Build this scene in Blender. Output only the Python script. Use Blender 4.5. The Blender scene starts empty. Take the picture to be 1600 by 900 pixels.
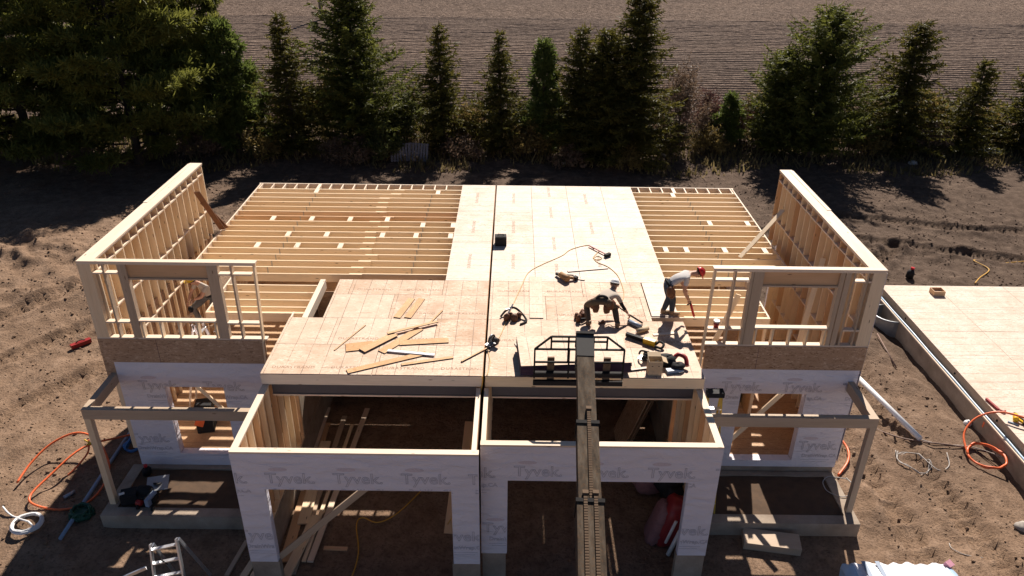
import bpy, bmesh, math, random
import numpy as np
from mathutils import Vector, Matrix, Quaternion

random.seed(7)
RNG = np.random.default_rng(11)
ZD = 4.1                      # second floor deck above grade; all coordinates below are relative to the deck top
R = math.radians
scene = bpy.context.scene
COL = scene.collection

# ------------------------------------------------------------------ mesh builder
class MB:
    def __init__(s):
        s.v, s.f, s.m, s.uv, s.smooth = [], [], [], [], []
    def quad(s, pts, mi=0, uv=None, smooth=False):
        i = len(s.v); s.v += [tuple(p) for p in pts]
        s.f.append(tuple(range(i, i + len(pts)))); s.m.append(mi); s.smooth.append(smooth)
        s.uv.append(uv if uv else [(p[0], p[1]) for p in pts])
    def obox(s, c, ax, size, mi=0, world_uv=False, taper=None):
        """oriented box: centre, three axes, full sizes"""
        c = Vector(c); ax = [Vector(a) for a in ax]; h = [k / 2 for k in size]
        L = max(range(3), key=lambda k: size[k])
        P = {}
        for i in (-1, 1):
            for j in (-1, 1):
                for k in (-1, 1):
                    P[i, j, k] = c + ax[0] * (i * h[0]) + ax[1] * (j * h[1]) + ax[2] * (k * h[2])
        faces = [((-1,-1,-1),(-1,1,-1),(1,1,-1),(1,-1,-1)), ((-1,-1,1),(1,-1,1),(1,1,1),(-1,1,1)),
                 ((-1,-1,-1),(1,-1,-1),(1,-1,1),(-1,-1,1)), ((1,1,-1),(-1,1,-1),(-1,1,1),(1,1,1)),
                 ((-1,1,-1),(-1,-1,-1),(-1,-1,1),(-1,1,1)), ((1,-1,-1),(1,1,-1),(1,1,1),(1,-1,1))]
        nrm = [2, 2, 1, 1, 0, 0]
        off = random.random() * 7
        for f, n in zip(faces, nrm):
            pts = [P[q] for q in f]
            if world_uv:
                uv = [(p[0] + (p[2] if n != 2 else 0), p[1] + (p[2] if n == 1 else 0)) for p in pts]
            else:
                others = [k for k in range(3) if k != n]
                u = L if L in others else max(others, key=lambda k: size[k])
                w = [k for k in others if k != u][0]
                uv = [(q[u] * h[u] + off, q[w] * h[w] + n * .37 + off) for q in f]
            s.quad(pts, mi, uv)
    def box(s, x0, x1, y0, y1, z0, z1, mi=0, world_uv=False):
        s.obox(((x0+x1)/2, (y0+y1)/2, (z0+z1)/2), ((1,0,0),(0,1,0),(0,0,1)), (abs(x1-x0), abs(y1-y0), abs(z1-z0)), mi, world_uv)
    def rbox(s, c, size, rz=0, rx=0, ry=0, mi=0):
        M = Matrix.Rotation(rz, 3, 'Z') @ Matrix.Rotation(ry, 3, 'Y') @ Matrix.Rotation(rx, 3, 'X')
        s.obox(c, (M.col[0], M.col[1], M.col[2]), size, mi)
    def beam(s, p0, p1, w, h, up=(0,0,1), mi=0):
        p0, p1 = Vector(p0), Vector(p1); d = p1 - p0; l = d.length; d.normalize()
        side = d.cross(Vector(up))
        if side.length < 1e-4: side = d.cross(Vector((1,0,0)))
        side.normalize(); u = side.cross(d)
        s.obox((p0 + p1) / 2, (d, side, u), (l, w, h), mi)
    def tube(s, pts, r, n=8, mi=0, smooth_pts=0, closed=False, caps=True):
        pts = [Vector(p) for p in pts]
        if smooth_pts:
            q = []; N = len(pts)
            rng = range(N) if closed else range(N - 1)
            for i in rng:
                if closed: a, b, c, d = pts[i-1], pts[i], pts[(i+1) % N], pts[(i+2) % N]
                else: a, b, c, d = pts[max(i-1,0)], pts[i], pts[i+1], pts[min(i+2,N-1)]
                for k in range(smooth_pts):
                    t = k / smooth_pts
                    q.append(.5*((2*b) + (c-a)*t + (2*a-5*b+4*c-d)*t*t + (-a+3*b-3*c+d)*t**3))
            if not closed: q.append(pts[-1])
            pts = q
        N = len(pts); rr = r if isinstance(r, (list, tuple)) else [r] * N
        if len(rr) != N: rr = list(np.interp(np.linspace(0, 1, N), np.linspace(0, 1, len(rr)), rr))
        base = len(s.v); up = Vector((0, 0, 1))
        for i, p in enumerate(pts):
            t = (pts[min(i+1,N-1)] - pts[max(i-1,0)])
            if closed: t = pts[(i+1) % N] - pts[i-1]
            if t.length < 1e-9: t = Vector((0,0,1))
            t.normalize()
            a = t.cross(up)
            if a.length < .05: a = t.cross(Vector((1,0,0)))
            a.normalize(); b = a.cross(t)
            for k in range(n):
                th = 2*math.pi*k/n
                s.v.append(tuple(p + (a*math.cos(th) + b*math.sin(th)) * rr[i]))
        for i in range(N if closed else N - 1):
            j = (i + 1) % N
            for k in range(n):
                k2 = (k+1) % n
                s.f.append((base+i*n+k, base+i*n+k2, base+j*n+k2, base+j*n+k)); s.m.append(mi); s.smooth.append(True)
                s.uv.append([(i*.1,k/n),(i*.1,(k+1)/n),(i*.1+.1,(k+1)/n),(i*.1+.1,k/n)])
        if caps and not closed:
            for i, rev in ((0, False), (N-1, True)):
                idx = [base+i*n+k for k in range(n)]
                if not rev: idx.reverse()
                s.f.append(tuple(idx)); s.m.append(mi); s.smooth.append(False); s.uv.append([(0,0)]*n)
    def blob(s, c, r, rot=None, mi=0, nu=10, nv=7, jitter=0, power=1.0, half=False):
        c = Vector(c); base = len(s.v)
        if not hasattr(r, '__len__'): r = (r, r, r)
        for j in range(nv + 1):
            ph = math.pi * j / nv if not half else math.pi/2 * j / nv
            for i in range(nu):
                th = 2*math.pi*i/nu
                def sg(x): return math.copysign(abs(x)**power, x)
                d = Vector((sg(math.sin(ph))*sg(math.cos(th))*r[0], sg(math.sin(ph))*sg(math.sin(th))*r[1], sg(math.cos(ph))*r[2]))
                if jitter: d *= 1 + random.uniform(-jitter, jitter)
                if rot is not None: d = rot @ d
                s.v.append(tuple(c + d))
        for j in range(nv):
            for i in range(nu):
                i2 = (i+1) % nu
                s.f.append((base+j*nu+i, base+(j+1)*nu+i, base+(j+1)*nu+i2, base+j*nu+i2)); s.m.append(mi); s.smooth.append(True)
                s.uv.append([(i/nu, j/nv)]*4)
    def disc(s, c, r, h, n=16, mi=0):
        s.tube([c, (c[0], c[1], c[2]+h)], r, n, mi)
    def mesh(s, me, mi=0, M=None):
        base = len(s.v)
        for v in me.vertices:
            s.v.append(tuple(M @ v.co if M else v.co))
        for p in me.polygons:
            s.f.append(tuple(base + i for i in p.vertices)); s.m.append(mi if mi is not None else p.material_index); s.smooth.append(p.use_smooth)
            s.uv.append([(0,0)]*len(p.vertices))
    def build(s, name, mats, parent=None, origin=None, bevel=0):
        if not isinstance(mats, (list, tuple)): mats = [mats]
        A = np.array(s.v, dtype=float).reshape(-1, 3)
        if parent is not None: o = np.array(ORIG[parent])
        elif origin is not None: o = np.array(origin, dtype=float)
        else:
            o = np.array([(A[:,0].min()+A[:,0].max())/2, (A[:,1].min()+A[:,1].max())/2, A[:,2].min()])
        me = bpy.data.meshes.new(name)
        me.from_pydata((A - o).tolist(), [], s.f)
        me.polygons.foreach_set('material_index', s.m); me.polygons.foreach_set('use_smooth', s.smooth)
        uvl = me.uv_layers.new(name='UVMap')
        uvl.data.foreach_set('uv', [c for f in s.uv for p in f for c in p])
        for m in mats: me.materials.append(m)
        me.update()
        ob = bpy.data.objects.new(name, me); COL.objects.link(ob)
        if parent is not None: ob.parent = parent; ORIG[ob] = tuple(o)
        else: ob.location = (o[0], o[1], o[2] + ZD); ORIG[ob] = tuple(o)
        if bevel:
            b = ob.modifiers.new('bevel', 'BEVEL'); b.width = bevel; b.segments = 2; b.limit_method = 'ANGLE'
        return ob
ORIG = {}

def tag(o, label=None, cat=None, group=None, kind=None):
    if label: o['label'] = label
    if cat: o['category'] = cat
    if group: o['group'] = group
    if kind: o['kind'] = kind
    return o
def thing(name, loc, label, cat, group=None):
    o = bpy.data.objects.new(name, None); COL.objects.link(o); o.empty_display_size = .2
    o.location = (loc[0], loc[1], loc[2] + ZD); ORIG[o] = tuple(loc)
    return tag(o, label, cat, group)
def numpy_mesh(name, V, F, mats, parent=None, origin=(0,0,0), midx=None, smooth=False, attr=None):
    o = np.array(ORIG[parent]) if parent is not None else np.array(origin, dtype=float)
    V = np.asarray(V, dtype=np.float32) - o.astype(np.float32); F = np.asarray(F, dtype=np.int32)
    me = bpy.data.meshes.new(name); k = F.shape[1]
    me.vertices.add(len(V)); me.vertices.foreach_set('co', V.ravel())
    me.loops.add(F.size); me.loops.foreach_set('vertex_index', F.ravel())
    me.polygons.add(len(F)); me.polygons.foreach_set('loop_start', np.arange(0, F.size, k, dtype=np.int32))
    if midx is not None: me.polygons.foreach_set('material_index', np.asarray(midx, dtype=np.int32))
    if smooth: me.polygons.foreach_set('use_smooth', np.ones(len(F), dtype=bool))
    me.update(calc_edges=True)
    for m in (mats if isinstance(mats, (list, tuple)) else [mats]): me.materials.append(m)
    ob = bpy.data.objects.new(name, me); COL.objects.link(ob)
    if parent is not None: ob.parent = parent
    else: ob.location = (o[0], o[1], o[2] + ZD)
    ORIG[ob] = tuple(o)
    return ob

# ------------------------------------------------------------------ materials
class NT:
    def __init__(s, name):
        s.mat = bpy.data.materials.new(name); s.mat.use_nodes = True
        s.t = s.mat.node_tree; s.t.nodes.clear()
        s.out = s.n('ShaderNodeOutputMaterial')
    def n(s, t, **kw):
        nd = s.t.nodes.new(t)
        for k, v in kw.items(): setattr(nd, k, v)
        return nd
    def l(s, a, b): s.t.links.new(a, b)
    def val(s, sock, v):
        if isinstance(v, bpy.types.NodeSocket): s.l(v, sock)
        else: sock.default_value = v
    def math(s, op, a, b=None, c=None):
        nd = s.n('ShaderNodeMath', operation=op); s.val(nd.inputs[0], a)
        if b is not None: s.val(nd.inputs[1], b)
        if c is not None: s.val(nd.inputs[2], c)
        return nd.outputs[0]
    def mapping(s, vec, scale=(1,1,1), rot=(0,0,0), loc=(0,0,0)):
        m = s.n('ShaderNodeMapping'); s.l(vec, m.inputs[0]); m.inputs['Scale'].default_value = scale
        m.inputs['Rotation'].default_value = rot; s.val(m.inputs['Location'], loc); return m.outputs[0]
    def noise(s, vec, scale, detail=3, rough=.55, dist=0):
        nd = s.n('ShaderNodeTexNoise'); s.l(vec, nd.inputs['Vector']); nd.inputs['Scale'].default_value = scale
        nd.inputs['Detail'].default_value = detail; nd.inputs['Roughness'].default_value = rough; nd.inputs['Distortion'].default_value = dist
        return nd.outputs['Fac']
    def voronoi(s, vec, scale, out='Distance', feature='F1', rnd=1):
        nd = s.n('ShaderNodeTexVoronoi', feature=feature); s.l(vec, nd.inputs['Vector']); nd.inputs['Scale'].default_value = scale
        nd.inputs['Randomness'].default_value = rnd
        return nd.outputs[out]
    def ramp(s, fac, stops, interp='LINEAR'):
        r = s.n('ShaderNodeValToRGB'); s.l(fac, r.inputs[0]); e = r.color_ramp.elements; r.color_ramp.interpolation = interp
        while len(e) < len(stops): e.new(.5)
        for k, (p, c) in enumerate(stops):
            e[k].position = p; e[k].color = (c, c, c, 1) if not hasattr(c, '__len__') else (*c[:3], 1)
        return r.outputs[0]
    def mix(s, f, a, b, mode='MIX'):
        m = s.n('ShaderNodeMix', data_type='RGBA', blend_type=mode); s.val(m.inputs[0], f)
        for sock, v in ((m.inputs[6], a), (m.inputs[7], b)):
            if isinstance(v, bpy.types.NodeSocket): s.l(v, sock)
            else: sock.default_value = (*v[:3], 1)
        return m.outputs[2]
    def bump(s, h, strength=.3, dist=.02, nrm=None):
        b = s.n('ShaderNodeBump'); b.inputs['Strength'].default_value = strength; b.inputs['Distance'].default_value = dist
        s.l(h, b.inputs['Height'])
        if nrm: s.l(nrm, b.inputs['Normal'])
        return b.outputs[0]
    def bsdf(s, col, rough=.6, metal=0, bump=None, spec=.5):
        p = s.n('ShaderNodeBsdfPrincipled')
        if isinstance(col, bpy.types.NodeSocket): s.l(col, p.inputs['Base Color'])
        else: p.inputs['Base Color'].default_value = (*col[:3], 1)
        s.val(p.inputs['Roughness'], rough); p.inputs['Metallic'].default_value = metal
        p.inputs['Specular IOR Level'].default_value = spec
        if bump: s.l(bump, p.inputs['Normal'])
        s.l(p.outputs[0], s.out.inputs[0]); return s.mat
    def obj(s): return s.n('ShaderNodeTexCoord').outputs['Object']
    def uv(s): return s.n('ShaderNodeTexCoord').outputs['UV']
    def rand(s): return s.n('ShaderNodeObjectInfo').outputs['Random']
    def pos(s): return s.n('ShaderNodeNewGeometry').outputs['Position']

def flat(name, col, rough=.6, metal=0, var=.12, scale=9, spec=.4, bump=0):
    t = NT(name); n = t.noise(t.obj(), scale, 4, .6)
    c = t.mix(n, [k*(1-var*1.6) for k in col], [min(k*(1+var), .95) for k in col])
    return t.bsdf(c, t.math('MULTIPLY_ADD', n, .25, rough-.12), metal, t.bump(n, bump, .01) if bump else None, spec)

def make_lumber(name, lo, hi, knots=True):
    t = NT(name); r = t.rand()
    comb = t.n('ShaderNodeCombineXYZ'); t.l(t.math('MULTIPLY', r, 37.), comb.inputs[0]); t.l(t.math('MULTIPLY', r, 91.), comb.inputs[1])
    add = t.n('ShaderNodeVectorMath', operation='ADD'); t.l(t.uv(), add.inputs[0]); t.l(comb.outputs[0], add.inputs[1]); uv = add.outputs[0]
    g = t.noise(t.mapping(uv, (1.2, 28, 1)), 1.6, 5, .6, .6)
    g2 = t.noise(t.mapping(uv, (.5, 4, 1)), 1., 3)
    base = t.mix(t.math('MULTIPLY_ADD', r, .7, .1), lo, hi)
    c = t.mix(t.ramp(g, [(.35, 0.), (.7, .5)]), base, [k*.74 for k in lo])
    c = t.mix(t.ramp(g2, [(.35, 0.), (.75, .45)]), c, [hi[0]*1.05, hi[1]*1.08, hi[2]*1.15])
    if knots:
        v = t.voronoi(t.mapping(uv, (1.7, 7, 1)), 1.0)
        c = t.mix(t.ramp(v, [(.05, .85), (.11, 0.)]), c, (.14, .07, .03))
    return t.bsdf(c, .62, 0, t.bump(g, .12, .004), .3)

def make_osb(name, dark, mid, light, lines=None, amount=.5, panel=True):
    t = NT(name); uv = t.uv(); r = t.rand()
    comb = t.n('ShaderNodeCombineXYZ'); t.l(t.math('MULTIPLY', r, 53.), comb.inputs[2])
    add = t.n('ShaderNodeVectorMath', operation='ADD'); t.l(uv, add.inputs[0]); t.l(comb.outputs[0], add.inputs[1]); p = add.outputs[0]
    def strands(sx, sy, rot):
        v = t.n('ShaderNodeTexVoronoi', feature='F1'); t.l(t.mapping(p, (sx, sy, 1), (0, 0, rot)), v.inputs['Vector']); v.inputs['Scale'].default_value = 1
        bw = t.n('ShaderNodeSeparateColor'); t.l(v.outputs['Color'], bw.inputs[0]); return bw.outputs[0]
    a = strands(9, 34, .25); b = strands(8, 30, 1.9); c3 = strands(11, 40, -.6)
    mask = t.noise(p, 11, 2); m2 = t.noise(t.mapping(p, (1,1,1), (0,0,0), (3,5,1)), 17, 2)
    s = t.n('ShaderNodeMix', data_type='FLOAT'); t.l(t.ramp(mask, [(.46,0.),(.54,1.)]), s.inputs[0]); t.l(a, s.inputs[2]); t.l(b, s.inputs[3])
    s2 = t.n('ShaderNodeMix', data_type='FLOAT'); t.l(t.ramp(m2, [(.5,0.),(.58,1.)]), s2.inputs[0]); t.l(s.outputs[0], s2.inputs[2]); t.l(c3, s2.inputs[3])
    col = t.ramp(s2.outputs[0], [(0., dark), (.3, mid), (.75, mid), (1., light)])
    blot = t.noise(p, 1.7, 4, .6)
    col = t.mix(t.ramp(blot, [(.38, .0), (.68, amount)]), col, [dark[0]*1.02, dark[1]*.97, dark[2]*.88])
    col = t.mix(t.math('MULTIPLY', r, .40), col, light)
    if lines:
        sep = t.n('ShaderNodeSeparateXYZ'); t.l(uv, sep.inputs[0]); k = sep.outputs[0 if lines == 'x' else 1]; o = sep.outputs[1 if lines == 'x' else 0]
        wob = t.math('MULTIPLY_ADD', t.noise(p, .7, 2), .03, k)
        fr = t.math('FRACT', t.math('DIVIDE', t.math('ADD', wob, .1), .4064))
        d = t.math('ABSOLUTE', t.math('SUBTRACT', fr, .5))
        ln = t.math('LESS_THAN', d, .015)
        vis = t.ramp(t.noise(t.mapping(p, (.9, 1.1, 1)), 1.3, 2), [(.34, .25), (.55, 1.)])
        f = t.math('MULTIPLY', ln, vis)
        # nail heads along the lines
        nf = t.math('LESS_THAN', t.math('ABSOLUTE', t.math('SUBTRACT', t.math('FRACT', t.math('DIVIDE', o, .2)), .5)), .06)
        nl = t.math('MULTIPLY', nf, t.math('LESS_THAN', d, .03))
        f = t.math('MAXIMUM', f, t.math('MULTIPLY', nl, .55))
        col = t.mix(t.math('MULTIPLY', f, .8), col, (.10,.058,.042))
    return t.bsdf(col, .6, 0, t.bump(s2.outputs[0], .15, .003), .25)

M = {}
M['lumber'] = make_lumber('lumber', (.78,.58,.36), (.88,.71,.50))
M['lumber_pale'] = make_lumber('lumber_pale', (.72,.56,.41), (.82,.68,.53))
M['lumber_brown'] = make_lumber('lumber_brown', (.60,.36,.19), (.70,.46,.27))
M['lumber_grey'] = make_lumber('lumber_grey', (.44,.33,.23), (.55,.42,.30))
M['osb_front'] = make_osb('osb_front_deck', (.36,.21,.12), (.58,.42,.30), (.76,.63,.51), 'x', .75)
M['osb_rear'] = make_osb('osb_rear_deck', (.42,.30,.21), (.63,.52,.43), (.77,.67,.58), 'y', .5)
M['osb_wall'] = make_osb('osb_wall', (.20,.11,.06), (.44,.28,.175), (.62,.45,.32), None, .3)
M['osb_loose'] = make_osb('osb_loose', (.40,.20,.08), (.56,.33,.15), (.68,.47,.27), None, .5)
M['osb_floor'] = make_osb('osb_floor', (.34,.18,.09), (.50,.31,.17), (.60,.42,.26), 'y', .4)
M['edge_paint'] = flat('purple_edge_paint', (.045,.02,.05), .7)
M['ink'] = flat('print_ink', (.56,.54,.59), .7, var=.2)
M['ink_red'] = flat('print_ink_red', (.68,.60,.64), .7, var=.2, scale=40)
M['ink_brown'] = flat('stamp_ink', (.34,.20,.13), .8, var=.4, scale=25)
def mk_tyvek():
    t = NT('housewrap'); o = t.obj()
    w = t.noise(t.mapping(o, (1.2, 1.2, 3.2)), 1.8, 5, .62, .8); f = t.noise(o, 60, 2)
    c = t.mix(w, (.75,.72,.79), (.83,.80,.855))
    h = t.math('ADD', w, t.math('MULTIPLY', f, .06))
    return t.bsdf(c, .55, 0, t.bump(h, .8, .10), .3)
M['tyvek'] = mk_tyvek()
def mk_conc():
    t = NT('concrete'); o = t.obj(); a = t.noise(o, 1.6, 6, .65); b = t.noise(o, 30, 3)
    c = t.ramp(a, [(.3,(.25,.195,.15)),(.55,(.37,.30,.235)),(.8,(.47,.395,.32))])
    c = t.mix(t.ramp(b,[(.45,0.),(.7,.3)]), c, (.24,.2,.165))
    return t.bsdf(c, .85, 0, t.bump(b, .3, .01), .2)
M['concrete'] = mk_conc()
M['steel_beam'] = flat('primed_steel', (.085,.08,.09), .5, .3)
M['black'] = flat('black_plastic', (.018,.018,.02), .7, spec=.2)
M['black_steel'] = flat('black_steel', (.022,.020,.020), .75, .2, spec=.2)
def mk_boom():
    t = NT('boom_paint'); o = t.obj(); a = t.noise(t.mapping(o,(6,.8,6)), 1.5, 6, .65); b = t.noise(o, 24, 4, .7)
    c = t.ramp(a, [(.3,(.035,.025,.018)),(.5,(.075,.056,.040)),(.72,(.14,.11,.082))])
    c = t.mix(t.ramp(b,[(.5,0.),(.75,.75)]), c, (.15,.085,.045))
    return t.bsdf(c, t.ramp(b,[(.3,.75),(.7,.9)]), 0, t.bump(b,.2,.004), .15)
M['boom'] = mk_boom()
M['boom_grey'] = flat('boom_head_paint', (.075,.072,.07), .85, 0, .2, spec=.15)
M['rust'] = flat('worn_brown_steel', (.15,.10,.065), .8, .1, .3, 30, spec=.2)
M['alu'] = flat('aluminium', (.72,.73,.76), .32, .85, .08)
M['alu_grey'] = flat('galvanised_steel', (.42,.44,.46), .42, .7, .15)
M['yellow'] = flat('yellow_fibreglass', (.62,.42,.06), .5)
M['yellow_bright'] = flat('yellow_plastic', (.80,.50,.02), .35)
M['orange'] = flat('orange_conduit', (.82,.16,.05), .4, var=.08)
M['white_plastic'] = flat('white_plastic', (.80,.80,.80), .4, var=.06)
M['white_sheet'] = flat('white_poly_sheet', (.78,.78,.82), .3, var=.06, bump=.4)
M['blue'] = flat('blue_plastic', (.06,.18,.42), .45)
M['blue_grey'] = flat('grey_blue_pipe', (.26,.33,.44), .45)
M['pale_blue'] = flat('pale_blue_wrap', (.42,.58,.74), .35, bump=.4)
M['green'] = flat('green_plastic', (.015,.07,.04), .5)
M['red'] = flat('red_plastic', (.55,.02,.025), .3)
M['red_print'] = flat('red_printed_film', (.26,.025,.03), .4)
M['dull_film'] = flat('dull_pink_film', (.26,.13,.14), .5, var=.3, bump=.4)
M['dark_red'] = flat('dark_red_plastic', (.30,.02,.02), .45)
M['pink'] = flat('pink_insulation', (.62,.30,.38), .85, var=.2, bump=.5)
M['leather'] = flat('brown_leather', (.16,.065,.03), .6, var=.35)
M['tan_leather'] = flat('tan_leather', (.36,.20,.08), .65, var=.3)
M['card'] = flat('cardboard', (.50,.38,.25), .8)
M['hose_tan'] = flat('tan_air_hose', (.62,.40,.16), .5)
M['hose_yellow'] = flat('yellow_cord', (.70,.38,.05), .5)
M['cable_grey'] = flat('grey_cable', (.42,.39,.36), .6)
M['cable_brown'] = flat('brown_cable', (.20,.12,.09), .6)
M['skin'] = flat('skin', (.50,.27,.18), .5, var=.1)
M['shirt_grey'] = flat('grey_shirt', (.58,.55,.53), .85, var=.12, scale=14)
M['shirt_cream'] = flat('cream_shirt', (.48,.41,.34), .85, var=.12, scale=14)
M['jeans'] = flat('blue_jeans', (.045,.06,.085), .8, var=.35, scale=20)
M['olive'] = flat('olive_trousers', (.13,.09,.055), .85, var=.3, scale=20)
M['grey_trousers'] = flat('grey_trousers', (.15,.145,.13), .85, var=.3, scale=20)
M['boot'] = flat('work_boots', (.30,.20,.12), .7, var=.3)
M['hair'] = flat('hair', (.05,.03,.02), .7)
M['pallet'] = flat('grey_pallet_wood', (.16,.155,.17), .85, var=.3)
M['bark'] = flat('bark', (.075,.055,.042), .9, var=.4, scale=6, bump=.6)
M['stone'] = flat('pale_stone', (.38,.34,.30), .9, var=.25, bump=.4)
M['log'] = flat('weathered_log', (.30,.25,.2), .9, var=.3)
M['soil'] = flat('porch_soil', (.10,.062,.038), .95, var=.35, scale=5, bump=.6)
M['pole'] = flat('pole_wood', (.13,.12,.11), .85, var=.2)

def mk_leaf(name, lo, hi, tip, trans=.35):
    t = NT(name); n = t.noise(t.obj(), .9, 3); n2 = t.noise(t.obj(), 7, 2)
    c = t.mix(t.ramp(n, [(.3,0.),(.7,1.)]), lo, hi); c = t.mix(t.ramp(n2,[(.5,0.),(.75,.6)]), c, tip)
    d = t.n('ShaderNodeBsdfPrincipled'); t.l(c, d.inputs['Base Color']); d.inputs['Roughness'].default_value = .6; d.inputs['Specular IOR Level'].default_value = .25
    tr = t.n('ShaderNodeBsdfTranslucent'); t.l(c, tr.inputs[0])
    mx = t.n('ShaderNodeMixShader'); mx.inputs[0].default_value = trans; t.l(d.outputs[0], mx.inputs[1]); t.l(tr.outputs[0], mx.inputs[2])
    t.l(mx.outputs[0], t.out.inputs[0]); return t.mat
M['spruce'] = mk_leaf('spruce_needles', (.072,.064,.014), (.115,.105,.020), (.17,.145,.034), .5)
M['fir'] = mk_leaf('fir_needles', (.078,.086,.018), (.13,.140,.028), (.18,.185,.04), .5)
M['pine'] = mk_leaf('pine_needles', (.10,.108,.022), (.21,.215,.045), (.28,.275,.07), .5)
M['young_pine'] = mk_leaf('young_pine_needles', (.07,.10,.022), (.13,.16,.038), (.17,.19,.05), .5)
M['bush_green'] = mk_leaf('bush_leaves', (.07,.085,.026), (.12,.13,.04), (.18,.165,.055), .5)
M['bush_brown'] = mk_leaf('dry_bush', (.13,.085,.055), (.20,.135,.09), (.25,.18,.12), .4)
M['bush_red'] = mk_leaf('reddish_bush', (.11,.05,.045), (.16,.075,.06), (.15,.10,.07), .3)
M['bush_yellow'] = mk_leaf('yellowing_bush', (.15,.11,.04), (.26,.19,.06), (.33,.23,.07), .5)
M['dry_grass'] = mk_leaf('dry_grass', (.15,.115,.05), (.25,.19,.09), (.12,.13,.045), .5)

def mk_dirt():
    t = NT('dirt'); p = t.pos()
    a = t.noise(p, .35, 6, .6); b = t.noise(p, 2.6, 6, .65); c2 = t.noise(p, 16, 5, .7); d = t.noise(p, 60, 3, .7)
    sep = t.n('ShaderNodeSeparateXYZ'); t.l(p, sep.inputs[0])
    tan = t.ramp(b, [(.25,(.165,.105,.068)),(.5,(.255,.168,.112)),(.78,(.35,.24,.168))])
    dark = t.ramp(b, [(.25,(.058,.038,.027)),(.5,(.102,.069,.050)),(.78,(.185,.132,.098))])
    # darker topsoil behind and to the right of the houses, wandering border
    k = t.math('ADD', t.math('MULTIPLY_ADD', sep.outputs[0], .045, t.math('MULTIPLY', sep.outputs[1], .085)), t.math('MULTIPLY', a, 1.6))
    c = t.mix(t.ramp(t.math('MULTIPLY', k, .25), [(.60, 0.), (.86, 1.)]), tan, dark)
    c = t.mix(t.ramp(c2, [(.34, .75), (.5, 0.)]), c, (.09,.06,.042))
    c = t.mix(t.ramp(d, [(.66, 0.), (.76, .6)]), c, (.52,.41,.31))
    h = t.math('ADD', t.math('MULTIPLY', b, .5), t.math('ADD', t.math('MULTIPLY', c2, .35), t.math('MULTIPLY', d, .1)))
    return t.bsdf(c, .95, 0, t.bump(h, 1., .13), .15)
M['dirt'] = mk_dirt()
def mk_field():
    t = NT('ploughed_field'); p = t.pos()
    sep = t.n('ShaderNodeSeparateXYZ'); t.l(p, sep.inputs[0])
    st = t.noise(t.mapping(p, (1.2, 3, 1)), 1.5, 6, .7); big = t.noise(t.mapping(p, (.02,.12,1)), 1., 4); b = t.noise(p, 9, 5, .7)
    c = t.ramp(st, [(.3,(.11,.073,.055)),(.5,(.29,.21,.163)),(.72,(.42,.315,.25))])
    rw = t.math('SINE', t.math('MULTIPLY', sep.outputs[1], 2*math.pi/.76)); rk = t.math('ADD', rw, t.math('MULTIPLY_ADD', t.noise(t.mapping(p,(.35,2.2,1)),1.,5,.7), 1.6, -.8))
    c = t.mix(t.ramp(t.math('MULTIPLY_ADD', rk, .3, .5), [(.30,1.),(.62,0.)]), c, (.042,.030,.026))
    c = t.mix(t.ramp(big,[(.35,0.),(.7,.45)]), c, (.13,.10,.085))
    c = t.mix(t.ramp(b, [(.4,.6),(.6,0.)]), c, (.06,.045,.038))
    c = t.mix(t.ramp(b, [(.66,0.),(.76,.7)]), c, (.40,.33,.26))
    return t.bsdf(c, .95, 0, t.bump(t.math('ADD', st, b), .8, .10), .1)
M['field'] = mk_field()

# ------------------------------------------------------------------ noise for terrain
def vnoise(x, y, seed):
    rg = np.random.default_rng(seed); T = rg.random((256, 256))
    xi, yi = np.floor(x).astype(int), np.floor(y).astype(int); fx, fy = x - xi, y - yi
    fx, fy = fx*fx*(3-2*fx), fy*fy*(3-2*fy); a = lambda i, j: T[(yi+j) & 255, (xi+i) & 255]
    return (a(0,0)*(1-fx)+a(1,0)*fx)*(1-fy) + (a(0,1)*(1-fx)+a(1,1)*fx)*fy
def fbm(x, y, seed, o=5, g=.55):
    r = 0; am = 1; tot = 0
    for k in range(o): r = r + am*vnoise(x*2**k, y*2**k, seed+k); tot += am; am *= g
    return r/tot - .5
def sstep(a, b, x):
    t = np.clip((x-a)/(b-a), 0, 1); return t*t*(3-2*t)
GZ = -4.1
TRACKS = [([(-22,14),(-17,18.5),(-13.5,22.5),(-12,27),(-9,32)], .32), ([(-24,17),(-18.5,20.8),(-15.2,24.5),(-13.6,29)], .32),
          ([(-20,11),(-15,16),(-12.2,20),(-11,25)], .28), ([(11.8,12),(11.2,18),(12.3,24),(17,30)], .30), ([(10.2,11),(9.9,17),(10.6,24)], .28),
          ([(14,31),(22,28.5),(34,29)], .35), ([(13,34),(22,31.5),(34,32)], .35), ([(-14,30),(-4,29),(6,31),(14,31)], .3)]
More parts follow.
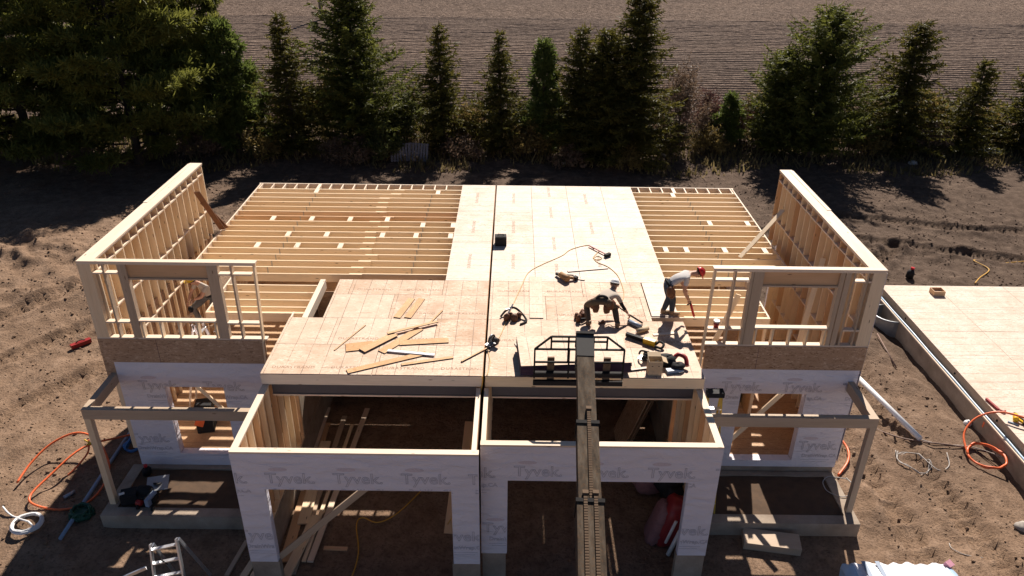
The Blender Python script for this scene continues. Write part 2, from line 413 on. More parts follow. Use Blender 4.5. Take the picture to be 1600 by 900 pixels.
def ground_h(x, y):
    x = np.asarray(x, float); y = np.asarray(y, float)
    near = sstep(60, 46, y)*sstep(70, 45, np.abs(x))
    h = (.30*fbm(x*.16, y*.16, 3, 3) + .12*fbm(x*.7, y*.7, 9, 4) + .12*fbm(x*2.7, y*2.7, 17, 4, .6)*(1+2.2*fbm(x*.22, y*.22, 61, 3)))*near
    h += .9*np.exp(-((x+19)**2/22+(y-27)**2/16)) * (1+1.2*fbm(x*.9, y*.9, 31, 4))
    h += .45*np.exp(-((x+12.8)**2/2.5+(y-24.5)**2/5)) * (1+1.5*fbm(x*1.2, y*1.2, 37, 4))
    h += .11*sstep(.02,.25, fbm(x*.55, y*.55, 51, 3))*near
    for pts, hw in TRACKS:
        best = np.full(x.shape, 1e9); arc = np.zeros(x.shape); acc = 0
        for (ax, ay), (bx, by) in zip(pts[:-1], pts[1:]):
            L = math.hypot(bx-ax, by-ay); tt = np.clip(((x-ax)*(bx-ax)+(y-ay)*(by-ay))/L**2, 0, 1)
            d = np.hypot(x-ax-tt*(bx-ax), y-ay-tt*(by-ay)); mk = d < best
            best = np.where(mk, d, best); arc = np.where(mk, acc+tt*L, arc); acc += L
        lug = .055*np.sign(np.sin(arc*2*math.pi/.26))*(best < hw)
        h += -.09*sstep(hw*1.25, hw*.8, best) + .08*np.exp(-((best-hw*1.5)/.16)**2)*(1+2*fbm(x*3,y*3,71,3)) + lug
    # trench along the neighbouring foundation
    h -= .22*np.exp(-((x-13.75)/.35)**2)*(y < 25.2)*(y > 12)
    # inside the houses and porches the soil is scraped flat
    m = sstep(0, .5, 9.3-np.abs(x))*sstep(0, .5, 26.0-y)*sstep(0,.5,y-11.2)
    h = h*(1-m) - .03*m
    return np.clip(h, -.6, 2)
def axis_pts(segs):
    out = []
    for a, b, st in segs: out += list(np.arange(a, b, st))
    return np.array(out + [segs[-1][1]])
gx = axis_pts([(-2500,-600,400),(-600,-120,60),(-120,-46,6),(-46,-24,.5),(-24,24,.11),(24,40,.3),(40,120,6),(120,600,60),(600,2500,400)])
gy = axis_pts([(-800,-100,100),(-100,0,10),(0,8,.8),(8,34,.11),(34,50,.3),(50,130,4),(130,600,40),(600,3000,300)])
def grid(gx, gy, zf):
    X, Y = np.meshgrid(gx, gy); Z = zf(X, Y); n = len(gx)
    V = np.stack([X, Y, Z], -1).reshape(-1, 3); i = np.arange((len(gy)-1)*n).reshape(-1, n)[:, :-1].ravel()
    return V, np.stack([i, i+1, i+n+1, i+n], -1)
V, F = grid(gx, gy, lambda x, y: GZ + ground_h(x, y))
tag(numpy_mesh('ground', V, F, M['dirt'], smooth=True), 'bare churned brown soil of the building site with tyre ruts', 'ground', kind='structure')
def field_h(x, y):
    ph = y*2*math.pi/.76
    row = np.sin(ph)
    e = sstep(47.2, 48.6, y)
    return GZ - .5 + .55*e + e*(.165*row*(.95+.5*fbm(x*.25, y*.6, 21, 3)) + .08*fbm(x*1.6, y*1.5, 25, 4))
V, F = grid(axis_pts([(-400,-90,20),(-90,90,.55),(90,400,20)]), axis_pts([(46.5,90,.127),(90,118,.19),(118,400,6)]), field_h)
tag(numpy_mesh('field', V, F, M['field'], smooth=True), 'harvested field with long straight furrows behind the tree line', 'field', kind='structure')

# clods and pebbles on the soil
def ico():
    bm = bmesh.new(); bmesh.ops.create_icosphere(bm, subdivisions=1, radius=1); v = np.array([tuple(a.co) for a in bm.verts]); f = np.array([[a.index for a in q.verts] for q in bm.faces]); bm.free(); return v, f
iv, jf = ico()
cx, cy = [], []
while len(cx) < 15000:
    x, y = random.uniform(-26, 24), random.uniform(9.5, 40)
    if abs(x) < 9.5 and 11 < y < 26: continue
    if x > 13.3 and y < 25: continue
    cx.append(x); cy.append(y)
cx, cy = np.array(cx), np.array(cy); sz = .009 + .036*RNG.random(len(cx))**7 + .016*RNG.random(len(cx))
gz = GZ + ground_h(cx, cy)
VV = iv[None]*sz[:,None,None]*(0.65+.7*RNG.random((len(cx),12,1)))*np.array([1.2,1.,.75]) + np.stack([cx,cy,gz+sz*.3],-1)[:,None,:]
FF = jf[None] + (np.arange(len(cx))*12)[:,None,None]
tag(numpy_mesh('dirt_clods', VV.reshape(-1,3), FF.reshape(-1,3), M['dirt']), 'loose clods and pebbles scattered over the churned soil', 'clods', kind='stuff')

# ------------------------------------------------------------------ printed lettering (flat meshes merged into the printed part)
_txt = {}
def text_mesh(body, size, outline=0, spacing=1.0):
    k = (body, size, outline)
    if k in _txt: return _txt[k]
    cu = bpy.data.curves.new('lettering', 'FONT'); cu.body = body; cu.size = size; cu.align_x = 'CENTER'; cu.align_y = 'CENTER'; cu.resolution_u = 3; cu.space_character = spacing
    if outline: cu.fill_mode = 'NONE'; cu.bevel_depth = outline; cu.bevel_resolution = 0
    ob = bpy.data.objects.new('lettering', cu); COL.objects.link(ob)
    dg = bpy.context.evaluated_depsgraph_get(); me = bpy.data.meshes.new_from_object(ob.evaluated_get(dg))
    bpy.data.objects.remove(ob); _txt[k] = me; return me
def stamp(mb, me, c, mi, clip=None, plane='XZ', rot=0, sx=1.0):
    """put a lettering mesh on a vertical (facing -Y) or horizontal plane, cut to clip=(x0,x1,z0,z1)"""
    bm = bmesh.new(); bm.from_mesh(me)
    bmesh.ops.scale(bm, vec=(sx, 1, .3), verts=bm.verts)
    if rot: bmesh.ops.rotate(bm, cent=(0,0,0), matrix=Matrix.Rotation(rot, 3, 'Z'), verts=bm.verts)
    if plane == 'XZ': bmesh.ops.rotate(bm, cent=(0,0,0), matrix=Matrix.Rotation(R(90), 3, 'X'), verts=bm.verts)
    bmesh.ops.translate(bm, vec=c, verts=bm.verts)
    if clip:
        k = 2 if plane == 'XZ' else 1
        for ax, lo, hi in ((0, clip[0], clip[1]), (k, clip[2], clip[3])):
            for v, sgn in ((lo, -1), (hi, 1)):
                no = [0,0,0]; no[ax] = sgn; co = [0,0,0]; co[ax] = v
                bmesh.ops.bisect_plane(bm, geom=bm.verts[:]+bm.edges[:]+bm.faces[:], plane_co=co, plane_no=no, clear_outer=True)
    tmp = bpy.data.meshes.new('tmp'); bm.to_mesh(tmp); bm.free()
    mb.mesh(tmp, mi); bpy.data.meshes.remove(tmp)
def oval(mb, c, rx, rz, mi, clip):
    if not (clip[0] < c[0]-rx and c[0]+rx < clip[1] and clip[2] < c[2]-rz and c[2]+rz < clip[3]): return
    mb.quad([(c[0]+rx*math.cos(a), c[1], c[2]+rz*math.sin(a)) for a in np.linspace(0, 2*math.pi, 20)[:-1]], mi)
T_BIG = text_mesh('Tyvek.', .37, .0065); T_SUB = text_mesh('DrainWrap.CA', .14, .0035)
def wrap_print(mb, y, logos, rects):
    """logos: (x, z) centres; rects: visible housewrap rectangles (x0,x1,z0,z1)"""
    for (x, z) in logos:
        for rc in rects:
            if x+.75 < rc[0] or x-.75 > rc[1] or z+.4 < rc[2] or z-.75 > rc[3]: continue
            c = (rc[0]+.012, rc[1]-.012, rc[2]+.012, rc[3]-.012)
            stamp(mb, T_BIG, (x, y-.003, z), 1, c)
            stamp(mb, T_SUB, (x+.08, y-.003, z-.31), 1, c)
            oval(mb, (x-.22, y-.004, z+.235), .19, .045, 2, c)
            for k, w in ((.44, .36), (.50, .30)):
                x0, x1 = max(x-w, c[0]), min(x+w, c[1])
                if x1-x0 > .1 and c[2] < z-k < c[3]: mb.box(x0, x1, y-.0045, y-.001, z-k-.009, z-k, 1)
T_DECK = text_mesh('DURASTRAND', .135, 0, 1.1)

# ------------------------------------------------------------------ the two houses
def bx(name, mat, parent, *boxes, **k):
    m = MB()
    for b in boxes: m.box(*b)
    return m.build(name, mat, parent, **k)

TYP = [M['tyvek'], M['ink'], M['ink_red']]
def vwall(mb, y0, y1, rects, mi=0):
    for r in rects: mb.box(r[0], r[1], y0, y1, r[2], r[3], mi)

def house(s, label):
    """s=-1 left half, s=+1 right half; built in world coordinates"""
    H = thing('unfinished_house', (s*4.4, 18.5, GZ), label, 'house', 'halves of the duplex under construction')
    X = lambda a: s*a                     # mirrored x
    def B(m, xa, xb, *r, **k): m.box(min(X(xa),X(xb)), max(X(xa),X(xb)), *r, **k)
    GF = 11.55 if s < 0 else 11.85        # garage front
    DW = 4.855 if s < 0 else 4.80         # garage side wall (outer)
    SW = 9.03 if s < 0 else 8.87          # upper side wall outer
    LW = 8.79 if s < 0 else 8.83          # lower front wall end
    YW = 15.12
    # ---- foundation
    m = MB()
    B(m, .02, .52 if s > 0 else .60, GF+.012, GF+.16, GZ-.3, -3.27); B(m, (4.18 if s > 0 else 4.26), DW-.01, GF+.012, GF+.16, GZ-.3, -3.27)
    B(m, DW-.17, DW-.01, GF+.17, 25.6, GZ-.3, -3.27)
    B(m, DW+.02, LW-.02, YW+.012, YW+.2, GZ-.3, -3.60 if s > 0 else -3.82); B(m, LW-.2, LW-.02, YW+.21, 21.8, GZ-.3, -3.60 if s > 0 else -3.82); B(m, 8.12, 8.32, 21.81, 25.6, GZ-.3, -3.6)
    B(m, .1, 8.1, 25.42, 25.6, GZ-.3, -3.6)
    m.build('foundation', M['concrete'], H)
    # ---- porch slab with soil fill
    m = MB(); px1 = 9.0 if s < 0 else 8.82
    B(m, DW+.03, px1, 13.3, 13.58, GZ-.3, -3.74); B(m, px1-.28, px1, 13.58, YW-.02, GZ-.3, -3.74)
    B(m, DW+.03, px1-.28, YW-.17, YW-.02, GZ-.3, -3.735)
    ps = m.build('porch_slab', M['concrete'], H)
    gx_, gy_ = np.arange(min(X(DW+.02), X(px1-.24)), max(X(DW+.02), X(px1-.24)), .06), np.arange(13.48, YW-.12, .06)
    V, F = grid(gx_, gy_, lambda x, y: -3.775 + .05*fbm(x*2, y*2, 91, 4) + .07*np.exp(-((y-13.6)/.12)**2)*(fbm(x*3, y*3, 5, 3)) )
    numpy_mesh('soil_fill', V, F, M['soil'], ps, smooth=True)
    # ---- garage front wall in printed housewrap
    gx0, gx1 = (.57, 4.28) if s < 0 else (.54, 4.20); top = -1.25 if s < 0 else -1.22
    fx0 = .02 if s < 0 else .0
    rects = [(fx0, DW, top, -.352), (fx0, gx0, -3.26, top), (gx1, DW, -3.26, top)]
    rects = [(min(X(a), X(b)), max(X(a), X(b)), c, d) for a, b, c, d in rects]
    m = MB(); vwall(m, GF, GF+.03, rects)
    for gxx in (gx0, gx1):
        B(m, gxx-.006, gxx+.006, GF+.031, GF+.155, -3.26, top-.0)
    B(m, gx0+.008, gx1-.008, GF+.031, GF+.15, top-.002, top+.008)
    lg = [(-3.74,-.97),(-2.40,-.96),(-1.06,-.95),(.26,-.95),(-5.08,-.98),(-4.52,-2.50),(-.42,-2.48),(-1.8,-2.5)] if s < 0 else [(1.16,-.98),(2.50,-.99),(3.84,-.99),(-.18,-1.03),(.52,-2.52),(4.30,-2.55),(5.2,-1.0)]
    wrap_print(m, GF, lg, rects)
    gw = m.build('garage_front_wall', TYP, H)
    tp = bx('top_plate', M['lumber_pale'], gw, (min(X(fx0), X(DW)), max(X(fx0), X(DW)), GF+.002, GF+.142, -.351, -.31))
    for k in range(13):
        xx = fx0+.03 + k*(DW-.1)/12
        zb = -3.26 if (xx < gx0-.04 or xx > gx1+.04) else top+.25
        bx('stud', M['lumber'], gw, (X(xx)-.019, X(xx)+.019, GF+.032, GF+.14, zb+.01, -.353))
    bx('header', M['lumber_brown'], gw, (min(X(gx0),X(gx1))+.01, max(X(gx0),X(gx1))-.01, GF+.035, GF+.138, top+.01, top+.24))
    # ---- garage side wall (studs inside, wrap outside)
    m = MB(); B(m, DW-.012, DW, GF+.032, YW-.005, -3.26, -.352)
    sw = m.build('garage_side_wall', M['tyvek'], H)
    m = MB(); B(m, DW-.142, DW-.0, GF+.144, 13.77, -.351, -.31); B(m, DW-.142, DW-.0, 13.775, 18.2, -.351, -.312); m.build('top_plate', M['lumber_pale'], sw)
    bx('bottom_plate', M['lumber'], sw, (min(X(DW-.142),X(DW-.014)), max(X(DW-.142),X(DW-.014)), GF+.17, 18.2, -3.255, -3.215))
    for k in range(17):
        yy = GF+.2+k*.4
        B2 = MB(); B(B2, DW-.14, DW-.014, yy-.019, yy+.019, -3.214, -.352); B2.build('stud', M['lumber'] if k % 3 else M['lumber_brown'], sw)
    m = MB(); B(m, DW-.018, DW-.013, GF+.05, YW-.02, -3.25, -.36); m.build('sheathing', M['osb_loose'], sw)
    m = MB(); B(m, DW-.162, DW-.143, 15.6, 18.2, -3.2, -.36); m.build('gypsum_board', M['concrete'], sw)
    # ---- party wall
    pa, pb = ((.07, .165) if s < 0 else (.01, .105))
    m = MB(); B(m, pa, pb, GF+.003, 13.765, -.352, -.312); pw = m.build('party_wall', M['lumber_pale'], H)
    for k in range(17):
        yy = GF+.2+k*.4; q = MB(); B(q, pa+.002, pb-.002, yy-.019, yy+.019, -3.25, -.353); q.build('stud', M['lumber'], pw)
    q = MB(); B(q, pa-.004, pa+.001, GF+.16, 25.5, -3.25, -.36); q.build('sheathing', M['osb_wall'], pw)
    # ---- garage rear wall
    q = MB(); B(q, pb+.02, DW-.17, 18.1, 18.12, -3.3, -.3); q.build('garage_rear_wall', M['osb_wall'], H)
    # ---- steel beam under the front edge of the deck
    m = MB(); B(m, .17, DW-.2, 13.80, 13.96, -.318, -.304); B(m, .17, DW-.2, 13.80, 13.96, -.554, -.54); B(m, .17, DW-.2, 13.815, 13.83, -.5395, -.3185)
    sb = m.build('steel_beam', M['steel_beam'], H)
    m = MB(); B(m, .17, DW-.2, 13.79, 13.96, -.594, -.556); m.build('nailer', M['lumber_pale'], sb)
    m = MB(); B(m, .19, DW-.22, 13.965, 14.0, -.55, -.31); m.build('blocking', M['lumber_brown'], sb)
    # ---- deck framing: front rim and side rim
    m = MB(); B(m, .03, DW, 13.78, 13.82, -.285, -.0225); m.build('rim_board', M['lumber_pale'] if s < 0 else M['lumber'], H)
    m = MB(); B(m, DW-.04, DW, 13.822, 16.18, -.285, -.0225); m.build('rim_board', M['lumber_pale'], H)
    m = MB(); B(m, .03, .07, 13.822, 25.58, -.285, -.0225); m.build('rim_board', M['lumber_brown'], H)
    for k in range(1, 12):
        xx = .07+k*.4064
        q = MB(); B(q, xx-.019, xx+.019, 13.83, 18.2 if xx < 4.0 else 16.16, -.26, -.0225); q.build('floor_joist', M['lumber'], H)
    # trimmer beside the slot left open at the edge of the deck
    m = MB()
    if s < 0: B(m, 4.415, 4.55, 16.22, 18.25, -.27, -.004); B(m, 4.60, 4.80, 16.2, 16.24, -.27, -.02); B(m, 4.80, 4.84, 16.2, 16.5, -.27, -.01)
    else: B(m, 4.0, 4.04, 16.2, 16.42, -.27, -.02); B(m, 4.04, 4.86, 16.425, 16.46, -.27, -.02)
    m.build('trimmer', M['lumber_pale'], H)
    # ---- rear floor joists in two lapped lengths
    ys = [25.10] + [24.70-.4064*k for k in range(16)]
    lap = 3.75
    for i, y in enumerate(ys):
        o1 = 8.34 if y > 18.9 else 7.0
        m = MB(); l = lap + random.uniform(-.25, .25)
        B(m, l-.35, o1-.042, y-.019, y+.019, -.258, -.0205)
        B(m, .075, l, y+.0195, y+.0575, -.258, -.0205)
        m.build('floor_joist', random.choice([M['lumber'], M['lumber'], M['lumber'], M['lumber_brown'] if i in (2, 3, 6) else M['lumber']]), H)
    for y in (17.93, 17.52, 17.12, 16.75):
        m = MB(); B(m, 4.57 if s < 0 else 4.74, 6.955, y-.019, y+.019, -.258, -.0205); m.build('floor_joist', M['lumber'], H)
    m = MB(); B(m, 4.57 if s < 0 else 4.87, 7.0, 16.43, 16.468, -.262, -.0205); B(m, 4.57 if s < 0 else 4.87, 7.0, 16.47, 16.508, -.262, -.0205); m.build('header_joist', M['lumber'], H)
    m = MB(); B(m, 6.96, 7.0, 16.51, 18.6, -.262, -.018); m.build('trimmer', M['lumber_pale'], H)
    m = MB(); B(m, .03, 8.38, 25.6, 25.64, -.262, -.016); m.build('rim_board', M['lumber_pale'], H)
    m = MB(); B(m, 8.30, 8.34, 21.85 if s < 0 else 21.7, 25.598, -.262, -.016); B(m, 8.30, 8.34, 18.8, 21.62, -.262, -.018); m.build('rim_board', M['lumber_pale'], H)
    for k in range(17):
        q = MB(); xx = 8.25-k*.4064
        if xx < (1.2 if s < 0 else 4.7): break
        w = .019 if k != 5 else .055
        B(q, xx-w, xx+w, 25.125, 25.598, -.258, -.0205); q.build('blocking', M['lumber_pale'], H)
    if s < 0: bl = [(7.02,22.46),(5.79,22.46),(4.57,22.46),(3.39,22.46),(2.22,22.06),(1.27,22.06),(6.22,21.25),(5.05,21.25),(3.36,21.25),(2.34,21.25),(1.29,21.25),(6.91,20.44),(5.74,20.44),(4.47,20.44),(6.2,24.89),(2.0,24.89)]
    else: bl = [(6.85,22.46),(8.05,22.46),(5.71,20.44),(6.84,20.44),(8.02,20.44),(6.12,24.89),(5.1,20.44)]
    for xx, y in bl:
        yj = min(ys, key=lambda q: abs(q-(y-.2))); q = MB(); B(q, xx-.07, xx+.07, yj+.06, yj+.385, -.06, -.022); q.build('blocking', M['lumber_pale'], H)
    for xx in ((6.2, 2.2) if s < 0 else (6.6,)):
        for y in ys[1:-1]:
            q = MB(); B(q, xx-.016, xx+.016, y-.024, y-.0195, -.255, -.03); q.build('bridging_strap', M['cable_grey'], H)
    # ---- subfloor sheets
    def sheet(xa, xb, ya, yb, kind, txt=None):
        m = MB(); g = .005; x0, x1 = min(X(xa),X(xb))+g, max(X(xa),X(xb))-g
        m.box(x0, x1, ya+g, yb-g, -.0195, 0, 0, world_uv=True)
        m.box(x0+.001, x1-.001, ya+g-.002, ya+g+.004, -.0185, -.0015, 1)
        if txt:
            for (tx, ty, rot) in txt:
                if x0+.55 < tx < x1-.3: stamp(m, T_DECK, (tx, ty, .0012), 2, (x0, x1, ya, yb), 'XY', rot)
                if rot == 0: m.box(max(x0, tx+.62), min(x1, tx+.62+.3), ty-.012, ty+.0, .0003, .0012, 2) if x1 > tx+.75 else None
        return m.build('subfloor_sheet', [M['osb_front' if kind == 'f' else 'osb_rear'], M['edge_paint'], M['ink_brown']], H)
    rows = [(13.77,14.99),(14.99,16.21),(16.21,17.43),(17.43,18.26)]
    for i, (ya, yb) in enumerate(rows):
        e = DW if i < 2 else 4.04
        cut = [.03, 2.44, e] if i % 2 == 0 else [.03, 1.22, 3.66, e]
        if s > 0: cut = [.02, 1.45, 3.9, e] if i % 2 == 0 else [.02, 2.44, e]
        cut = [c for c in cut if c < e-.1] + [e]
        for a, b in zip(cut[:-1], cut[1:]):
            mid = (X(a)+X(b))/2
            sheet(a, b, ya, yb, 'f', [(mid-.55, ya+.26, 0), (mid+.75, ya+.27, 0)])
    e0 = 1.2 if s < 0 else 4.74
    strips = [(.03, 1.2)] if s < 0 else [(.02,1.22),(1.22,2.44),(2.44,3.66),(3.66,4.74)]
    for j, (a, b) in enumerate(strips):
        c = [18.26, 20.7, 23.14, 25.62] if j % 2 == 0 else [18.26, 19.5, 21.94, 24.38, 25.62]
        for ya, yb in zip(c[:-1], c[1:]): sheet(a, b, ya, yb, 'r', [((X(a)+X(b))/2, (ya+yb)/2, R(90))])
    if s > 0: sheet(4.06, 4.74, 16.46, 18.255, 'r')
    # ---- upper front wall
    xe = 5.08 if s < 0 else 5.04
    m = MB(); B(m, xe, SW, YW, YW+.14, .0, .038); fw = m.build('front_wall', M['lumber_pale'], H)
    m = MB(); B(m, xe, SW, YW-.002, YW+.142, 1.963, 2.0); B(m, xe+.05, SW-.01, YW, YW+.14, 1.924, 1.9615); m.build('top_plate', M['lumber_pale'], fw)
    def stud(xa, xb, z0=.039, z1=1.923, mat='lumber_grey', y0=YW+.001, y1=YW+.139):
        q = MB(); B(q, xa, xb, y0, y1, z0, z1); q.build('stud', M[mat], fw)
    stud(SW-.29, SW-.001, mat='lumber')
    if s < 0: sg = [(8.46,8.50),(8.12,8.16),(8.08,8.118),(8.04,8.078),(7.97,8.038),(5.94,6.18),(5.62,5.66)]; wl, wr = 7.97, 6.18
    else: sg = [(8.46,8.50),(8.16,8.20),(7.98,8.10),(7.86,7.96),(5.95,6.17),(5.88,5.94),(5.52,5.56)]; wl, wr = 7.86, 6.17
    for a, b in sg: stud(a, b)
    q = MB(); q.beam((X(xe+.05), YW+.07, 1.92), (X(5.18 if s < 0 else 5.02), YW-.03, -.64 if s < 0 else -.7), .04, .12, (0,1,0)); q.build('stud', M['lumber'], fw)
    m = MB(); B(m, wr+.001, wl-.001, YW+.0, YW+.14, .46, .498); m.build('sill', M['lumber_pale'], fw)
    for k in range(5):
        xx = wr+.05+k*(wl-wr-.1)/4; stud(xx-.019, xx+.019, .039, .459, 'lumber')
    m = MB(); B(m, wr+.001, wl-.001, YW+.06, YW+.139, 1.58, 1.923); m.build('header', M['lumber_brown'], fw)
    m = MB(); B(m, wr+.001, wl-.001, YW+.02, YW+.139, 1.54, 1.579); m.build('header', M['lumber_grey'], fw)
    for a, b in (((8.165,8.455),(8.505,8.735),(5.665,5.935),(5.2,5.615)) if s < 0 else ((8.205,8.455),(8.505,8.575),(5.565,5.875),(5.1,5.515))):
        for z in (1.68, .42):
            q = MB(); B(q, a, b, YW+.003, YW+.137, z, z+.038); q.build('blocking', M['lumber_pale'], fw)
    # ---- OSB band, printed wrap of the lower front wall
    m = MB(); B(m, xe+.06, SW, YW-.012, YW-.0005, -.66, .0); B(m, LW-.19 if s < 0 else LW-.2, SW, YW-.0125, YW-.001, -1.05 if s < 0 else -.66, -.6605)
    for xx in ((7.68,) if s < 0 else (6.35, )): B(m, xx-.004, xx+.004, YW-.0135, YW-.0115, -.655, -.005, mi=1)
    m.build('osb_band', [M['osb_wall'], M['edge_paint']], H)
    wx0, wx1 = (6.32, 7.74) if s < 0 else (6.12, 7.70); zb = -3.80 if s < 0 else -3.58
    rects = [(DW+.004, wx0, zb, -.64), (wx1, LW, zb, -.64), (wx0, wx1, -1.33, -.64), (wx0, wx1, zb, -3.38)]
    rects = [(min(X(a),X(b)), max(X(a),X(b)), c, d) for a, b, c, d in rects]
    m = MB(); vwall(m, YW-.016, YW-.0065 if False else YW-.013, rects)
    m2 = rects
    for r in rects: pass
    vwall(m, YW-.0126, YW+.04, [(r[0], r[1], r[2], min(r[3], -.67)) for r in rects])
    for w in (wx0, wx1): B(m, w-.008, w+.008, YW+.041, YW+.2, -3.37, -1.335)
    B(m, wx0+.01, wx1-.01, YW+.041, YW+.2, -3.40, -3.375)
    lg = [(-7.85,-1.30),(-6.30,-1.31),(-9.35,-1.30),(-8.42,-2.90),(-6.85,-2.92),(-5.3,-2.92)] if s < 0 else [(6.12,-1.14),(7.57,-1.15),(9.0,-1.15),(8.28,-2.90),(6.7,-2.9),(5.2,-2.9)]
    wrap_print(m, YW-.0165, lg, rects)
    lw = m.build('lower_front_wall', TYP, H)
    for k in range(10):
        xx = DW+.1+k*.415
        if wx0-.03 < xx < wx1+.03: continue
        q = MB(); B(q, xx-.019, xx+.019, YW+.045, YW+.18, -3.36, -.3); q.build('stud', M['lumber_brown'], lw)
    # lower side and rear walls
    m = MB(); B(m, LW-.02, LW, YW+.205, 21.8, -3.59, -.3); B(m, 8.33, 8.35, 21.81, 25.6, -3.59, -.27); B(m, .1, 8.32, 25.605, 25.625, -3.59, -.27)
    m.build('lower_wall', M['osb_wall'] if s < 0 else M['tyvek'], H)
    # main floor
    m = MB(); B(m, DW+.01, LW-.03, YW+.205, 25.4, -3.40, -3.375, world_uv=True); B(m, .12, DW+.008, 18.14, 25.4, -3.40, -3.375, world_uv=True); m.build('main_floor', M['osb_floor'], H)
    # interior wall between garage and house
    m = MB(); B(m, DW+.012, DW+.1, YW+.21, 18.0, -3.37, -3.33); iw = m.build('interior_wall', M['lumber_brown'], H)
    for k in range(7):
        q = MB(); B(q, DW+.014, DW+.098, 15.45+k*.4, 15.488+k*.4, -3.329, -.4); q.build('stud', M['lumber_brown'], iw)
    # ---- tall side wall with deep studs and sheathing
    YB = 21.80; th = .36
    m = MB(); B(m, SW-.016, SW-.002, YW+.15, YB, -.70 if s < 0 else -3.4, 1.962)
    if s > 0: B(m, SW-.0015, SW+.002, YW-.012, YB, -3.4, 1.93, mi=1)
    sd = m.build('side_wall', [M['osb_loose'], M['tyvek']], H)
    m = MB(); B(m, SW-th, SW, YW+.144, YB, 1.963, 2.0); B(m, SW-th+.01, SW-.02, YW+.146, YB-.01, 1.925, 1.9615); B(m, SW-.1, SW+.012, 18.6, YB-.1, 2.001, 2.012); m.build('top_plate', M['lumber_pale'], sd)
    bz = -3.37
    n = 17; ysd = [YW+.19+k*(YB-YW-.23)/(n-1) for k in range(n)]
    for k, y in enumerate(ysd):
        q = MB(); B(q, SW-th+.02, SW-.017, y-.019, y+.019, bz if k not in (15, 16) else -.26, 1.924); q.build('stud', M['lumber'] if (k % 4 or s < 0) else M['lumber_brown'], sd)
    for z in (1.66, .52, -.62, -1.75):
        for k, (a, b) in enumerate(zip(ysd[:-1], ysd[1:])):
            if z < 0 and k > 12: continue
            q = MB(); B(q, SW-th+.021, SW-.018, a+.0195, b-.0195, z+(.012 if k % 2 else 0), z+.038+(.012 if k % 2 else 0)); q.build('blocking', M['lumber_pale'], sd)
    # ---- porch beam and post
    pxo = 8.93 if s < 0 else 8.76
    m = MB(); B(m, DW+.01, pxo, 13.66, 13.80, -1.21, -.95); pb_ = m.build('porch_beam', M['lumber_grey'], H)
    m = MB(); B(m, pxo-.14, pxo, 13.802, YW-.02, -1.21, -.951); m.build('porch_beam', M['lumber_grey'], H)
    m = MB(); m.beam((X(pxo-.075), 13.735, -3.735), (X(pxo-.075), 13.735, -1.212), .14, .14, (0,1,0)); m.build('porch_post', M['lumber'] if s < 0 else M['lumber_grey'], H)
    return H
def stairwell(H):
    m = MB(); m.box(7.42, 8.48, 15.5, 17.7, -1.42, -1.40); m.build('sun_block_platform', M['osb_floor'], H)  # added unseen platform, stops sun coming down the stairwell onto the right porch
    m = MB(); m.box(7.04, 7.06, 16.9, 18.7, -3.36, -.28); pw = m.build('sun_block_wall', M['osb_loose'], H)  # added unseen wall with studs, trims the porch sunlight to a narrow strip
    for k in range(5):
        q = MB(); q.box(7.062, 7.15, 16.92+k*.42, 16.96+k*.42, -3.36, -.28); q.build('stud', M['lumber'], pw)
HL = house(-1, 'left duplex half, wide bare joist floor behind a front deck littered with offcuts')
HR = house(1, 'right duplex half, two workers and a lifted board stack on its sheeted deck')
stairwell(HR)
# loose braces belong to the walls they hold up
def brace(name, p0, p1, w, h, mat, par, up=(0,0,1)):
    m = MB(); m.beam(p0, p1, w, h, up); return m.build(name, M[mat], par)
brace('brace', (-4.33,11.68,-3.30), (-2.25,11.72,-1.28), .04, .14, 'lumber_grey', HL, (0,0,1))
brace('brace', (-7.22,15.4,-1.35), (-6.45,15.5,-2.5), .09, .04, 'lumber', HL, (0,1,0))
brace('brace', (7.30,15.3,-1.30), (6.15,15.35,-2.95), .04, .12, 'lumber', HR, (0,0,1))
brace('brace', (8.52,20.95,1.05), (7.15,19.95,-.02), .13, .04, 'lumber', HR)
brace('brace', (8.50,17.6,1.1), (7.6,16.0,-1.2), .13, .04, 'lumber', HR)
brace('brace', (5.80,15.5,1.15), (5.06,15.32,-1.0), .12, .04, 'lumber', HR, (0,1,0))

# ------------------------------------------------------------------ neighbouring foundation
N = thing('house_foundation', (18, 19, GZ), 'low foundation topped with a pale sheeted floor deck beside the duplex', 'foundation')
bx('subfloor_deck', M['osb_rear'], N, (14.0, 26, 10.0, 24.75, -3.37, -3.35)).data
for o in [N.children[0]]:
    uvl = o.data.uv_layers[0].data; me = o.data
    for lp in me.loops: co = me.vertices[lp.vertex_index].co; uvl[lp.index].uv = (co.x, co.y)
mseam = MB()
for k in range(9): mseam.box(14.0+.01, 25.99, 11.3+1.22*k*1.2-.004, 11.3+1.22*k*1.2+.004, -3.3515, -3.3488)
for k in range(5): mseam.box(16.0+2.44*k-.004, 16.0+2.44*k+.004, 10.02+.3, 24.7, -3.3515, -3.3486)
mseam.build('sheet_seam', M['rust'], N)
bx('rim_board', M['lumber_grey'], N, (14.004, 14.044, 10.01, 24.74, -3.64, -3.372)); bx('rim_board', M['lumber_grey'], N, (14.046, 26, 24.70, 24.74, -3.64, -3.372))
bx('foundation_wall', M['concrete'], N, (13.86, 14.1, 10.0, 24.8, GZ-.6, -3.69)); bx('foundation_wall', M['concrete'], N, (14.1, 26, 24.6, 24.8, GZ-.6, -3.69))
m = MB(); m.box(13.862, 14.05, 10, 24.79, -3.689, -3.642); m.build('sill_plate', M['lumber_pale'], N)
m = MB(); m.tube([(13.93, 10+k*.9, -3.625+.01*math.sin(k*2)) for k in range(17)], .03, 8, smooth_pts=2); m.build('sill_gasket', M['pale_blue'], N)
